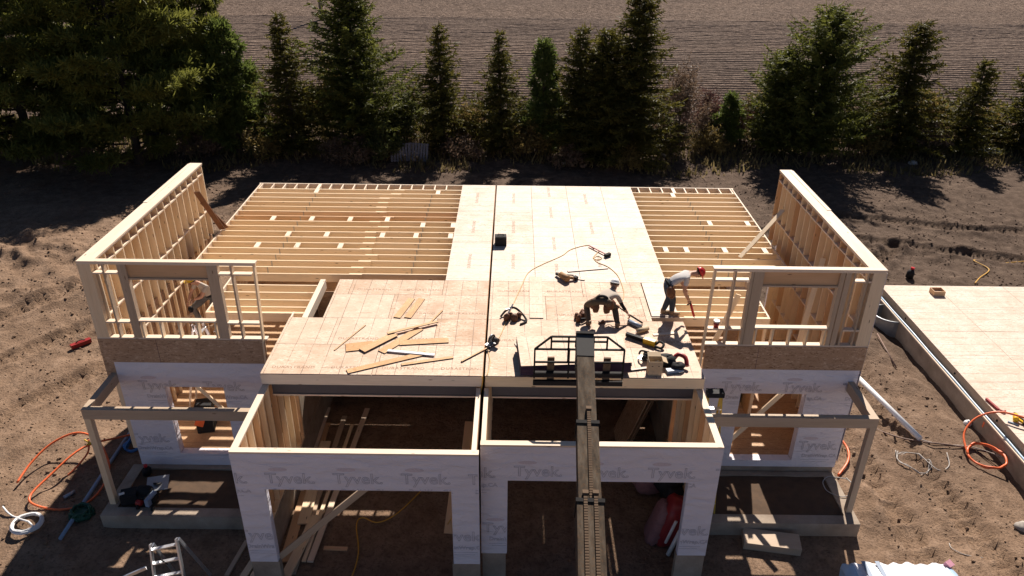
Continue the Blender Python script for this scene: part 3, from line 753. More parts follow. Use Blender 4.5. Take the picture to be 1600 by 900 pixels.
for yy in (17.25, 15.2):
    q = MB(); q.box(13.852, 13.858, yy-.03, yy+.03, -3.92, -3.74); q.build('paint_mark', M['orange'], N)
for yy in (22.6, 19.3, 17.0):
    q = MB(); q.disc((13.995, yy, -3.52), .03, .01, 10); q.rbox((13.998, yy, -3.5), (.01, .06, .06)); q.build('anchor_bolt', M['black_steel'], N)
m = MB()
pts = [(13.86-.62*math.sin(a), 23.3-.62*math.cos(a)) for a in np.linspace(0, math.pi, 15)]
for (x0, y0), (x1, y1) in zip(pts[:-1], pts[1:]): m.quad([(x0,y0,GZ-.5),(x1,y1,GZ-.5),(x1,y1,-3.72),(x0,y0,-3.72)]); 
m.tube([(x,y,-3.72) for x,y in pts], .03, 6)
m.build('window_well', M['alu_grey'], N)

# ------------------------------------------------------------------ trees
def unit(v): return v/np.linalg.norm(v, axis=-1, keepdims=True)
def tree_trunk(p, h, r, par, lean=(0,0), mat='bark'):
    m = MB(); m.tube([(p[0]+lean[0]*t+.05*math.sin(5*t), p[1]+lean[1]*t, p[2]-.2+(h+.2)*t) for t in np.linspace(0,1,9)], [r*1.25]+[r*(1-t)+.012 for t in np.linspace(.12,1,8)], 8)
    m.build('trunk', M[mat], par)
def conifer(p, h, rad, seed, label, mat='spruce', up=-.12, dens=1., group='evergreens along the field edge', bare=.05, fork=None, cat='tree', name='spruce_tree', spray=.40, shape=.85):
    rg = np.random.default_rng(seed); T = thing(name, p, label, cat, group)
    tree_trunk(p, h, .05+.016*h, T)
    V = []
    axes = [(0.,0.,1.,1.)] + ([fork] if fork else [])
    for (ax, ay, hs, rs) in axes:
        nw = int(h*hs/.24*dens); per = 8; nb = nw*per
        t = np.repeat(bare+(1-bare)*(np.arange(nw)+.3)/nw, per)+rg.normal(0,.012,nb); t = np.clip(t, bare*.5, .995)
        th = np.tile(np.arange(per)*2*math.pi/per, nw)+np.repeat(rg.uniform(0,6.28,nw), per)+rg.normal(0,.28,nb)
        bulge = np.clip((t-bare)/.10, .75, 1)
        wf = np.repeat(.82+.36*rg.random(nw), per)
        L = 1.42*rad*rs*((1-t)**(shape*1.12))*bulge*wf*(.36+.78*rg.random(nb)**.8) + .12
        L = L*(1+.25*np.sin(th+seed)*np.sin(t*6+seed))
        z0 = t*h*hs
        for i in range(nb):
            d = np.array([math.cos(th[i]), math.sin(th[i]), 0.]); 
            st = max(3, int(L[i]/.095)); u = np.linspace(.12, 1, st)
            lift = up + rg.normal(0,.10) + .6*max(0, t[i]-.5)
            P = np.array([p[0]+ax, p[1]+ay, p[2]+z0[i]]) + d*(L[i]*u)[:,None]
            P[:,2] += L[i]*(lift*u + .16*u**2) 
            sd = np.array([-d[1], d[0], 0.])
            for sgn in (-1, 1):
                ln = spray*(1.15-.75*u)*(.6+.7*rg.random(st))*min(1, .5+L[i]/1.2)
                dirv = unit(sd*sgn*(.9) + d*(.55+.4*rg.random((st,1))) + np.array([0,0,1.])*rg.normal(-.12,.30,(st,1)))
                tip = P + dirv*ln[:,None]
                w = unit(np.cross(dirv, rg.normal(0,1,(st,3))))*(.026+.034*rg.random((st,1)))
                V.append(np.stack([P-w*.8, P+w*.8, tip+w*.45, tip-w*.45], 1))
            # twigs pointing up/down give the branch depth
            dirv = unit(d*.6 + rg.normal(0,.55,(st,3)) + np.array([0,0,.15])); ln = spray*.75*(.5+.8*rg.random(st))
            tip = P + dirv*ln[:,None]; w = unit(np.cross(dirv, rg.normal(0,1,(st,3))))*(.026+.03*rg.random((st,1)))
            V.append(np.stack([P-w*.7, P+w*.7, tip+w*.4, tip-w*.4], 1))
    A = np.concatenate(V).reshape(-1,3); numpy_mesh('crown', A, np.arange(len(A)).reshape(-1,4), M[mat], T)
    return T
def pine(p, h, rad, seed, label, mat='pine', n=90, bare=.12, name='pine_tree', group='evergreens along the field edge', tuft=.22, lean=(0,0), shape=.6):
    rg = np.random.default_rng(seed); T = thing(name, p, label, 'tree', group)
    tree_trunk(p, h, .05+.016*h, T, lean); V = []; m = MB()
    for i in range(n):
        t = bare+(1-bare)*((i+.5)/n)**.9; th = i*2.39996+rg.normal(0,.4)
        L = rad*(1-t**1.6)**shape*(.38+.8*rg.random())*min(1,(t-bare)/.14+.5)+.15
        d = np.array([math.cos(th), math.sin(th), 0.]); o = np.array([p[0]+lean[0]*t, p[1]+lean[1]*t, p[2]+t*h])
        rise = rg.uniform(.05,.35)+.5*max(0,t-.6)
        u = np.linspace(.1,1,6); C = o+d*(L*u)[:,None]+np.array([0,0,1.])*(L*(rise*u**1.6-.08*u))[:,None]
        m.tube([tuple(c) for c in C], [.035*(1-.8*k)*(L/2+.3) for k in u], 4)
        nt = max(8, int(L*21))
        uu = .28+.72*rg.random(nt)**.6; K = o+d*(L*uu)[:,None]+np.array([0,0,1.])*(L*(rise*uu**1.6-.08*uu))[:,None]
        K = K+np.cross(d,[0,0,1.])*rg.normal(0,.20*L*.6+.05,(nt,1))+np.array([0,0,1.])*rg.normal(.06,.09,(nt,1))
        nn = 11; dv = unit(rg.normal(0,1,(nt,nn,3))+d*.7+np.array([0,0,.55])); ln = tuft*(.6+.6*rg.random((nt,nn,1)))
        w = unit(np.cross(dv, rg.normal(0,1,(nt,nn,3))))*.027
        K = K[:,None,:]+rg.normal(0,.035,(nt,nn,3))
        V.append(np.stack([K-w*.7,K+w*.7,K+dv*ln+w,K+dv*ln-w],2).reshape(-1,3))
    m.build('branches', M['bark'], T)
    A = np.concatenate(V); numpy_mesh('crown', A, np.arange(len(A)).reshape(-1,4), M[mat], T)
    return T
def bush(p, w, h, seed, label, mat, n=900, leaf=.10, twigs=30, name='shrub', group='shrubs under the evergreens', d=None, cat='shrub'):
    rg = np.random.default_rng(seed); T = thing(name, p, label, cat, group); d = d or w
    m = MB(); ends = []
    for i in range(twigs):
        th = rg.uniform(0,6.28); r = rg.random()**.6; e = np.array([p[0]+math.cos(th)*r*w*.9, p[1]+math.sin(th)*r*d*.9, p[2]+h*(1-.45*r*r)*rg.uniform(.6,1)])
        b = np.array([p[0]+math.cos(th)*r*w*.3, p[1]+math.sin(th)*r*d*.3, p[2]-.1]); mid = (b+e)/2+rg.normal(0,.08,3)
        m.tube([tuple(b), tuple(mid), tuple(e)], [.018,.012,.005], 4); ends.append((b,mid,e))
    m.build('stems', M['bark'], T)
    k = rg.integers(0, twigs, n); u = rg.random(n)**.5
    E = np.array([x[2] for x in ends])[k]; Bm = np.array([x[1] for x in ends])[k]
    C = Bm+(E-Bm)*u[:,None]*1.05+rg.normal(0,.07+.05*w,(n,3)); dv = unit(rg.normal(0,1,(n,3))+np.array([0,0,.5])); ww = unit(np.cross(dv,rg.normal(0,1,(n,3))))
    ln = leaf*(.5+rg.random((n,1))); A = np.stack([C-ww*ln*.28,C+ww*ln*.28,C+dv*ln+ww*ln*.12,C+dv*ln-ww*ln*.12],1).reshape(-1,3)
    A[:,2] = np.maximum(A[:,2], p[2]-.05)
    numpy_mesh('foliage', A, np.arange(len(A)).reshape(-1,4), M[mat], T)
def gp(x, y): return (x, y, GZ + float(ground_h(np.array([x]), np.array([y]))[0]) - .05)
# the big white pines at the left
pine(gp(-25.8, 40.5), 12.8, 5.4, 1, 'tallest dark pine at the left end of the tree line', n=130, tuft=.40, shape=.45, bare=.05)
pine(gp(-19.6, 39.6), 11.8, 5.0, 2, 'broad sunlit pine with pale green boughs beside the tallest pine', n=120, tuft=.42, shape=.45, bare=.05)
pine(gp(-31.0, 38.0), 11.4, 5.2, 3, 'dense pine cut off by the left edge of the photo', n=115, tuft=.40, shape=.5, bare=.05)
pine(gp(-17.0, 42.8), 10.2, 3.0, 4, 'slim dark pine tucked behind the broad sunlit pine', n=85, tuft=.38, bare=.05)
pine(gp(-14.7, 41.3), 6.9, 2.0, 5, 'yellowish young pine with upright candles beside the dark pines', 'young_pine', n=62, tuft=.42, bare=.04, shape=.9)
conifer(gp(-11.5, 40.9), 7.5, 1.75, 6, 'dark narrow spruce left of the tall bright fir', shape=.7)
conifer(gp(-8.1, 42.2), 9.3, 2.9, 7, 'tall bright green fir with full skirts left of centre', 'fir', .08, 1.25, name='fir_tree', spray=.46, shape=.62)
conifer(gp(-3.45, 42.3), 6.9, 1.75, 8, 'pointed spruce standing just behind the weathered pallets', shape=.72)
conifer(gp(-.2, 41.9), 6.65, 1.75, 9, 'pointed spruce with a thin spire right of the pallets', shape=.85)
pine(gp(2.2, 42.2), 6.0, 1.25, 10, 'slim young pine between two spruces behind the party wall', 'young_pine', n=52, tuft=.38, bare=.04, shape=.9)
conifer(gp(4.1, 41.5), 7.0, 1.7, 11, 'dark spruce hugging the left side of the tallest central spruce', shape=.6)
conifer(gp(6.9, 40.5), 9.1, 2.5, 12, 'tallest central spruce with a second leader on its left', dens=1.25, fork=(-1.6,.3,.78,.8), spray=.44, shape=.62)
conifer(gp(17.3, 42.0), 8.0, 2.9, 13, 'widest fir on the right with feathery upright shoots', 'fir', .15, 1.25, name='fir_tree', spray=.46, shape=.5, fork=(-1.9,.2,.74,.6))
conifer(gp(22.3, 42.7), 7.2, 2.0, 14, 'dark dense spruce right of the widest fir', dens=1.15, shape=.5)
conifer(gp(26.1, 42.3), 5.4, 1.8, 15, 'short spruce near the white debris at the right', shape=.72)
conifer(gp(29.7, 43.0), 5.5, 2.0, 16, 'short spruce cut off by the right edge of the photo', shape=.65)
conifer(gp(32.8, 43.5), 6.0, 2.0, 17, 'spruce just beyond the right edge of the tree line', shape=.65)
# shrubs and saplings
SH = [(-12.8,43.2,1.2,2.6,'bush_brown','bare brown bush behind the yellowish young pine',.10),(-9.9,43.6,1.1,4.2,'bush_yellow','tall yellowing sapling between the narrow spruce and bright fir',.13),
(-5.8,42.6,1.2,3.0,'bush_green','green bush in the gap right of the bright fir',.14),(-6.6,40.9,1.2,1.8,'bush_green','low green bush at the foot of the bright fir',.14),(-8.3,40.2,1.5,1.3,'bush_brown','brown brush pile left of the pallets',.09),
(-1.9,43.0,1.0,2.4,'bush_yellow','yellow green bush between the two pointed spruces',.12),(1.0,42.9,1.0,2.4,'bush_green','green bush between the spire spruce and slim young pine',.12),(1.4,41.3,1.3,1.6,'bush_yellow','dry yellow bush below the slim young pine',.11),
(-2.2,40.9,1.2,1.1,'bush_brown','dry brown bush in front of the pointed spruces',.1),(10.2,43.2,1.7,4.6,'bush_brown','tall bare twiggy bush right of the central spruce',.09),(9.2,41.8,1.2,1.9,'bush_brown','low twiggy bush under the tall bare bush',.09),
(11.8,44.4,1.5,2.8,'bush_red','reddish bare bush right of the tall twiggy bush',.08),(13.9,44.2,1.2,2.4,'bush_red','reddish bush behind the bright young pine',.08),(11.7,42.2,1.3,1.3,'bush_yellow','yellowed weeds right of the old log',.11),
(14.9,42.4,1.0,2.0,'bush_green','green bush between young pine and widest fir',.13),(19.9,42.7,1.2,2.2,'bush_green','pale green bush right of the widest fir',.13),(20.6,41.9,1.1,1.5,'bush_yellow','straw coloured bush under the dark dense spruce',.11),
(24.3,43.8,1.4,2.8,'bush_yellow','yellow green bush left of the short spruce',.12),(24.0,42.0,1.0,1.6,'bush_brown','dry brown bush left of the short spruce',.1),(28.1,44.2,1.3,2.2,'bush_yellow','yellowish bush behind the white debris',.12),
(-16.5,40.5,1.3,1.5,'bush_brown','brown scrub below the slim dark pine',.1),(-13.2,40.4,1.2,1.2,'bush_yellow','yellow weeds below the yellowish young pine',.11),(-21.5,38.2,1.6,1.2,'bush_brown','russet scrub under the broad sunlit pine',.1),(6.6,39.6,1.1,1.0,'bush_yellow','sparse weeds at the foot of the tallest central spruce',.1),(3.6,39.9,1.0,1.0,'bush_brown','dead brush below the hugging dark spruce',.1)]
EX = [(-15.6,44.0,'bush_brown','straw brown hedge clump behind the slim dark pine'),(-11.2,44.6,'bush_green','green hedge clump behind the dark narrow spruce'),(-7.0,44.8,'bush_yellow','yellowing hedge clump behind the bright fir'),(-4.6,44.9,'bush_green','deep green hedge clump behind the pointed spruce by the pallets'),(-1.2,44.7,'bush_brown','brown hedge clump between the pointed spruces at the field edge'),(2.9,44.6,'bush_green','leafy hedge clump behind the slim young pine'),(5.6,44.5,'bush_brown','brown hedge clump behind the central spruces'),(8.6,44.7,'bush_green','green hedge clump right behind the central spruce'),(13.0,45.4,'bush_brown','brown hedge clump at the field edge behind the reddish bushes'),(15.6,45.0,'bush_yellow','yellowing hedge clump left of the widest fir'),(19.6,45.2,'bush_green','green hedge clump behind the widest fir'),(22.0,45.4,'bush_brown','brown hedge clump behind the dark dense spruce'),(25.8,45.3,'bush_green','green hedge clump behind the short spruce'),(29.0,45.6,'bush_brown','brown hedge clump at the right end of the field edge')]
for i, (x, y, mt, lb) in enumerate(EX): bush(gp(x, y), 2.0, 2.5+.7*math.sin(i*2.3), 300+i, lb, mt, n=2300, leaf=.14, twigs=40, group='hedge clumps at the field edge', d=.8)
for i, (x, y, w, h, mt, lb, lf) in enumerate(SH): bush(gp(x, y), w*1.15, h*1.2, 100+i, lb, mt, n=int(1250*w*h**.6), leaf=lf*1.15, twigs=34)
pine(gp(12.9, 43.2), 2.9, 1.0, 31, 'bright green young pine among the reddish bushes', 'young_pine', n=26, tuft=.32, shape=.9)
# weeds and grass along the tree line
n = 26000; gx_ = RNG.uniform(-34, 36, n); gy_ = 39.0+9.0*RNG.random(n)**.8 + .8*np.sin(gx_*.5)
keep = fbm(gx_*.5, gy_*.5, 77, 3) > -.16-.02*(gy_-40); gx_, gy_ = gx_[keep], gy_[keep]; n = len(gx_)
zz = GZ+ground_h(gx_, gy_); hh = .12+.55*RNG.random(n)**2; a = RNG.uniform(0,6.28,n)
P0 = np.stack([gx_,gy_,zz-.02],-1); dx = np.stack([np.cos(a),np.sin(a),np.zeros(n)],-1)*(.03+.04*RNG.random((n,1))); tip = P0+np.stack([RNG.normal(0,.16,n)*hh*2,RNG.normal(0,.16,n)*hh*2,hh],-1)
A = np.stack([P0-dx,P0+dx,tip],1).reshape(-1,3)
tag(numpy_mesh('grass', A, np.arange(len(A)).reshape(-1,3), M['dry_grass']), 'dry weeds and grass along the field edge under the trees', 'grass', kind='stuff')
m = MB(); m.tube([(-20.5,87.5,GZ-.3),(-20.5,87.5,GZ+9)], [.22,.15], 10); tag(m.build('utility_pole', M['pole']), 'grey wooden pole standing alone in the field', 'pole')

# ------------------------------------------------------------------ telehandler boom with its load
def rotz(p, c, a):
    x, y = p[0]-c[0], p[1]-c[1]; return (c[0]+x*math.cos(a)-y*math.sin(a), c[1]+x*math.sin(a)+y*math.cos(a), p[2])
T = thing('telehandler_boom', (2.0, 5, GZ), 'long grimy telescopic lift boom reaching up to the deck from below', 'lift boom')
tipP = Vector((2.06, 13.15, 1.30)); botP = Vector((1.86, 8.2, -.12)); ax = (tipP-botP).normalized()
back = botP - ax*9
upv = Vector((1,0,0)).cross(ax).normalized()
def sec(name, a, b, w, h, mat, par=T, off=0):
    m = MB(); m.beam(a+upv*off, b+upv*off, w, h, upv); return m.build(name, M[mat], par, bevel=.02)
L = (tipP-botP).length
s1 = sec('inner_section', tipP-ax*(L*.48), tipP-ax*.03, .33, .36, 'boom')
s2 = sec('middle_section', tipP-ax*(L*.80), tipP-ax*(L*.42), .38, .42, 'boom')
s3 = sec('outer_section', back, tipP-ax*(L*.73), .44, .49, 'boom')
for sct, q, w, h in ((s1, L*.42, .42, .47), (s2, L*.73, .48, .54)):
    m = MB(); m.beam(tipP-ax*(q+.02), tipP-ax*(q-.05), w, h, upv); m.beam(tipP-ax*(q+.55), tipP-ax*(q+.021), w-.14, h-.085, upv); m.build('collar', M['black_steel'], sct)
m = MB(); m.beam(tipP-ax*.55, tipP+ax*.0, .345, .385, upv); hd = m.build('boom_head', M['boom_grey'], T, bevel=.015)
m = MB(); m.beam(tipP+ax*.001+upv*.02, tipP+ax*.06+upv*.02, .36, .43, upv); m.build('head_cap', M['black_steel'], hd)
m = MB(); m.beam(tipP-ax*.4-upv*.3, tipP+ax*.05-upv*.55, .30, .5, upv); m.build('carriage_link', M['black_steel'], T)
# linked hose tracks lying along the top of the boom
for off, q0, q1, hh in ((.02, L*.36, L*.73, .228), (-.08, L*.70, L*1.6, .262), (.09, L*.70, L*1.6, .262)):
    m = MB(); Xv = Vector((1,0,0)); q = q0
    while q < q1:
        c = tipP-ax*q+upv*hh+Xv*off; m.obox(c, (ax, Xv, upv), (.032, .062, .05)); m.obox(c-ax*.021, (ax, Xv, upv), (.012, .05, .04)); q += .048
    m.build('hose_track', M['rust'], T)
    m = MB(); m.beam(tipP-ax*(q0-.03)+upv*hh+Xv*off, tipP-ax*(q0+.04)+upv*(hh+.01)+Xv*off, .10, .07, upv); m.build('track_end', M['rust'], T)
# fork carriage: tubular load backrest and forks
YC = 13.50; cx0, cx1 = 1.08, 2.95
m = MB(); tb = .036
def bar(a, b, r=tb): m.beam(a, b, r, r, (0,1,0))
for z in (.27, .56, .88): bar((cx0, YC, z), (cx1, YC, z))
bar((1.42, YC+.03, 1.17), (2.58, YC+.03, 1.17)); bar((cx0, YC, .88), (1.42, YC+.03, 1.17)); bar((cx1, YC, .88), (2.58, YC+.03, 1.17)); bar((1.42, YC+.02, 1.06), (2.58, YC+.02, 1.06))
for x in (cx0, cx1): bar((x, YC, .15), (x, YC, .88))
for x in (1.42, 2.58, 1.78, 2.30): bar((x, YC+.01, .56 if x in (1.78,2.30) else .88), (x, YC+.03, 1.17))
for x in (1.80, 2.28): bar((x, YC+.01, .15), (x, YC+.01, .9))
m.build('load_backrest', M['black_steel'], T)
m = MB()
for z in (.24, .02): m.beam((cx0-.02, YC+.03, z), (cx1+.02, YC+.03, z), .07, .11, (0,0,1))
m.build('carriage_bar', M['black_steel'], T)
for x in (1.43, 2.62):
    m = MB(); m.box(x-.075, x+.075, YC+.07, YC+.12, .055, .62); m.box(x-.075, x+.075, YC+.12, YC+1.3, .055, .095); m.build('fork', M['rust'], T)
stack = MB(); c0 = (1.95, 14.35); SA = R(4.5); nsh = 13
for k in range(nsh):
    z = .098+k*.0187; jx, jy = random.uniform(-.008,.008), random.uniform(-.006,.006)
    Mz = Matrix.Rotation(SA, 3, 'Z'); top = k == nsh-1
    stack.obox((c0[0]+jx, c0[1]+jy, z+.009), (Mz.col[0], Mz.col[1], Mz.col[2]), (2.40, 1.20, .0178), 1)
stack.obox((c0[0], c0[1], .098+nsh*.0187+.0015), (Mz.col[0], Mz.col[1], Mz.col[2]), (2.396, 1.196, .004), 0)
tag(stack.build('board_stack', [M['osb_front'], M['edge_paint']]), 'stack of strand board sheets with purple painted edges held on the lift forks', 'board stack')

# ------------------------------------------------------------------ loose boards and tools on the deck
def board(p0, p1, w, t, z, label, mat='osb_loose', name='board_offcut', group='offcuts on the left deck', tilt=0, edge=True, dz=0):
    m = MB(); a = Vector((p0[0], p0[1], z+t/2)); b = Vector((p1[0], p1[1], z+t/2+dz)); d = (b-a).normalized()
    side = d.cross(Vector((0,0,1))).normalized(); u = side.cross(d)
    if tilt: side, u = side*math.cos(tilt)+u*math.sin(tilt), u*math.cos(tilt)-side*math.sin(tilt)
    ln = (b-a).length
    w *= .8; m.obox((a+b)/2, (d, side, u), (ln, w, t), 0)
    if edge:
        for sg in (-1, 1): m.obox((a+b)/2+side*sg*(w/2+.001), (d, side, u), (ln-.002, .003, t-.002), 1)
        for sg in (-1, 1): m.obox((a+b)/2+d*sg*(ln/2+.001), (d, side, u), (.003, w-.002, t-.002), 1)
    return tag(m.build(name, [M[mat], M['edge_paint']]), label, 'board', group)
board((-2.98,13.86),(-1.34,14.64), .20,.02,.004,'wide strand board offcut lying nearest the deck front edge')
board((-2.80,14.68),(-2.15,15.42), .26,.02,.024,'wide offcut on top of the pile crossing under a thin strip')
board((-2.33,15.40),(-1.20,15.98), .10,.02,.050,'thin dark edged strip on top of the offcut pile')
board((-2.36,14.66),(-1.60,15.72), .26,.02,.002,'wide offcut right of the crossing boards, pointing to the dark joint')
board((-1.42,15.92),(-1.14,16.60), .05,.02,.003,'short narrow strip at the top right of the pile')
board((-3.2,14.82),(-2.60,14.96), .42,.02,.002,'squarish strand board piece at the left of the pile')
board((-3.44,14.72),(-2.93,15.85), .035,.015,.003,'very thin stick at the left edge of the pile')
board((-2.0,15.06),(-.88,15.20), .26,.02,.003,'wide level offcut at the right of the pile')
board((-2.22,14.70),(-1.14,14.54), .10,.022,.022,'white topped lumber piece lying across the pile','white_sheet', edge=False)
board((-1.84,14.16),(-.72,14.48), .11,.02,.003,'narrow offcut on its own right of the nearest wide offcut')
board((-2.22,16.22),(-1.98,17.2), .22,.02,.003,'long brown offcut standing apart behind the pile, left of its twin')
board((-1.96,16.22),(-1.72,17.2), .22,.02,.003,'long brown offcut standing apart behind the pile, right of its twin')
board((-.52,14.30),(.28,15.12), .045,.03,.003,'narrow stick lying across the dark joint under the saw')
RB = 'loose sheets and offcuts on the right deck'
board((1.20,16.28),(1.22,18.5), .42,.018,.003,'long loose sheet strip on the deck left of the bent over worker','osb_front',group=RB)
board((2.12,18.86),(3.25,19.10), .10,.02,.003,'thin board lying behind the nail gun, near the tan hose','osb_rear',group=RB)
board((2.20,18.46),(2.55,18.36), .08,.02,.003,'short thin strip right beside the nail gun','osb_rear',group=RB)
board((3.95,15.55),(4.55,15.66), .10,.02,.003,'short pale strip lying in the shadow of the red hatted worker','lumber_pale',group=RB,edge=False)
board((3.10,14.02),(3.60,14.14), .09,.03,.003,'short dark edged piece right of the lifted stack','osb_rear',group=RB)
board((.68,15.1),(.86,14.55), .05,.02,.003,'thin offcut left of the lifted stack','osb_rear',group=RB)
# black battery box
m = MB(); m.rbox((.24,20.62,.14),(.34,.26,.28),.05); t_ = m.build('tool_case', M['black'], bevel=.02); tag(t_, 'small black case standing on the rear deck beside the dark joint', 'case')
m = MB(); m.rbox((.24,20.62,.285),(.30,.22,.012),.05); m.rbox((.24,20.48,.20),(.16,.02,.03),.05); m.tube([(.16,20.62,.29),(.16,20.62,.33),(.32,20.62,.33),(.32,20.62,.29)], .012, 6); q = m.build('lid', M['black_steel'], t_)
# hoses and cords
def hose(pts, r, mat, label, name='air_hose', cat='hose', z=0, closed=False, k=6, group=None, loops=None):
    m = MB(); m.tube([(p[0], p[1], (p[2] if len(p) > 2 else z)+r) for p in pts], r, 6, smooth_pts=k, closed=closed)
    return tag(m.build(name, M[mat]), label, cat, group)
hose([(.06,13.76,.0),(.12,14.3),(.05,15.0),(.3,15.35),(.6,16.85),(.85,18.0),(1.03,18.75),(1.4,19.25),(2.0,19.85),(2.3,20.3),(2.8,20.6),(2.98,20.35)], .011, 'hose_tan', 'tan air hose running from the dark joint to the sledgehammer')
hose([(3.12,20.2),(2.98,19.95),(2.9,19.75),(3.0,19.62),(3.15,19.72),(3.05,19.86),(2.92,19.72),(3.0,19.45),(3.25,19.2),(3.45,18.75),(3.52,18.2),(3.5,17.5),(3.3,16.9)], .011, 'hose_tan', 'thin tan hose looping toward the crouched worker')
hose([(-.03,13.74,.01),(-.05,13.72,-.3),(-.28,13.4,-1.6),(-.5,13.2,-3.0),(-.9,13.4,-4.05)], .012, 'hose_yellow', 'cord hanging from the deck edge into the left garage', 'extension_cord', 'cord')
# sledgehammer
m = MB(); m.beam((2.84,20.52,.05),(3.30,19.90,.05),.035,.03); sh = m.build('sledgehammer', M['dark_red']); tag(sh, 'long handled hammer lying on the rear deck by the hose', 'hammer')
m = MB(); m.rbox((3.32,19.86,.055),(.20,.09,.085),R(38)); m.build('hammer_head', M['black_steel'], sh)
# tool belts
def pouches(base, c, rot, mat, par=None):
    m = base
    for (dx, dy, sx, sy, sz, tlt) in ((-.16,.02,.15,.10,.22,.2),(.02,-.05,.16,.11,.2,-.3),(.17,.03,.14,.10,.18,.4),(-.02,.12,.13,.08,.16,.1)):
        x, y = dx*math.cos(rot)-dy*math.sin(rot), dx*math.sin(rot)+dy*math.cos(rot)
        m.blob((c[0]+x, c[1]+y, c[2]+sz*.42), (sx*.55, sy*.6, sz*.5), Matrix.Rotation(rot+tlt,3,'Z') @ Matrix.Rotation(tlt,3,'X'), 0, 10, 6, .10, .7)
B1 = thing('tool_belt', (.62,16.2,0), 'brown leather tool belt dropped in a heap on the deck near the dark joint', 'tool belt')
m = MB(); pouches(m, (.62,16.2,0), .4, 'leather'); m.build('pouch', M['leather'], B1)
m = MB(); m.tube([(.32+.0,16.30,.03),(.45,16.45,.12),(.65,16.42,.22),(.85,16.32,.10),(.95,16.1,.03),(.8,15.95,.02)], .028, 6, smooth_pts=4); m.build('strap', M['black'], B1)
m = MB(); m.beam((.50,16.25,.14),(.62,16.45,.30),.03,.03); m.rbox((.49,16.34,.22),(.11,.03,.03),.5); m.build('hammer', M['alu'], B1)
B2 = thing('tool_belt', (2.42,16.22,0), 'worn leather pouch lying at the heel of the bent over worker', 'tool belt')
m = MB(); pouches(m, (2.30,16.30,0), 1.2, 'leather'); m.build('pouch', M['leather'], B2)
m = MB(); m.tube([(2.2,16.15,.03),(2.3,16.1,.1),(2.45,16.2,.05)], .03, 6, smooth_pts=4); m.build('strap', M['black'], B2)
# nail gun
def nailgun(c, rz, label, mat='yellow_bright', sc=1.0):
    Tn = thing('nail_gun', c, label, 'nail gun'); Rz = Matrix.Rotation(rz, 3, 'Z')
    P = lambda x, y, z: tuple(Vector(c)+Rz @ Vector((x*sc, y*sc, z*sc)))
    m = MB(); m.tube([P(-.16,0,.09),P(-.14,0,.09),P(.10,0,.09),P(.16,0,.07)], [.05*sc,.075*sc,.07*sc,.03*sc], 10); m.beam(P(-.02,0,.09),P(-.14,-.2,.05),.055*sc,.06*sc); m.build('body', M[mat], Tn)
    m = MB(); m.beam(P(.12,0,.07),P(.26,0,.05),.05*sc,.05*sc); m.beam(P(.15,-.02,.05),P(-.02,-.26,.03),.045*sc,.05*sc); m.beam(P(-.15,-.17,.05),P(-.14,-.25,.05),.09*sc,.08*sc); m.build('magazine', M['black'], Tn)
    return Tn
nailgun((1.98,18.36,0), 2.2, 'dark yellow nail gun lying on the deck by thin strips', 'tan_leather', 1.25)
# circular saws
def saw(c, rz, label, mat='black', blade=True):
    Ts = thing('circular_saw', c, label, 'saw'); Rz = Matrix.Rotation(rz, 3, 'Z'); P = lambda x, y, z: tuple(Vector(c)+Rz @ Vector((x, y, z)))
    m = MB(); m.obox(P(0,0,.01), (Rz.col[0],Rz.col[1],Rz.col[2]), (.34,.17,.008)); m.build('base_plate', M['alu_grey'], Ts)
    m = MB(); m.tube([P(.02,-.03,.11),P(.02,-.17,.11)], [.07,.06], 12); m.tube([P(-.16,-.03,.10),P(-.12,-.03,.20),P(.02,-.03,.22),P(.06,-.03,.16)], .022, 8, smooth_pts=4); m.build('motor', M[mat], Ts)
    m = MB(); m.tube([P(.02,.015,.105),P(.02,.045,.105)], .105, 20); m.build('blade_guard', M['alu_grey'] if mat != 'black' else M['black_steel'], Ts)
    return Ts
saw((.14,15.06,.036), .9, 'grey circular saw resting across the dark joint on a stick', 'boom_grey')
saw((3.62,14.50,.003), -.6, 'black circular saw lying beside the cardboard box')
# cordless pruning style saw: yellow body with a long black bar
c = (3.45,15.25,0); Ts = thing('power_tool', c, 'yellow power tool with a long black barrel lying on the deck', 'power tool')
m = MB(); m.beam((3.30,15.48,.07),(3.72,15.20,.07),.085,.085); m.build('barrel', M['black'], Ts, bevel=.015)
m = MB(); m.beam((3.68,15.22,.07),(3.92,15.06,.08),.12,.13); m.build('body', M['yellow_bright'], Ts, bevel=.02)
m = MB(); m.tube([(3.92,15.05,.05),(4.02,15.10,.10),(4.10,15.0,.10),(4.03,14.90,.05),(3.9,14.98,.05)], .03, 8, smooth_pts=3); m.build('handle', M['black'], Ts)
m = MB(); m.tube([(3.28,16.12,.05),(3.55,15.98,.05)], .006, 6); 
t_ = MB(); t_.tube([(3.44,16.12,.055),(3.70,15.84,.055)], .052, 12); q = t_.build('adhesive_tube', M['blue_grey']); tag(q, 'dark grey adhesive tube beside the bent over worker', 'tube', 'adhesive tubes on the deck')
n_ = MB(); n_.tube([(3.70,15.84,.055),(3.76,15.78,.055)], [.02,.006], 8); n_.build('nozzle', M['black'], q)
t_ = MB(); t_.tube([(3.58,15.62,.06),(3.86,15.78,.06)], .058, 12); q = t_.build('adhesive_tube', M['card']); tag(q, 'cream adhesive tube in front of the dark grey one', 'tube', 'adhesive tubes on the deck')
n_ = MB(); n_.tube([(3.58,15.62,.06),(3.52,15.585,.06)], [.02,.006], 8); n_.build('nozzle', M['white_plastic'], q)
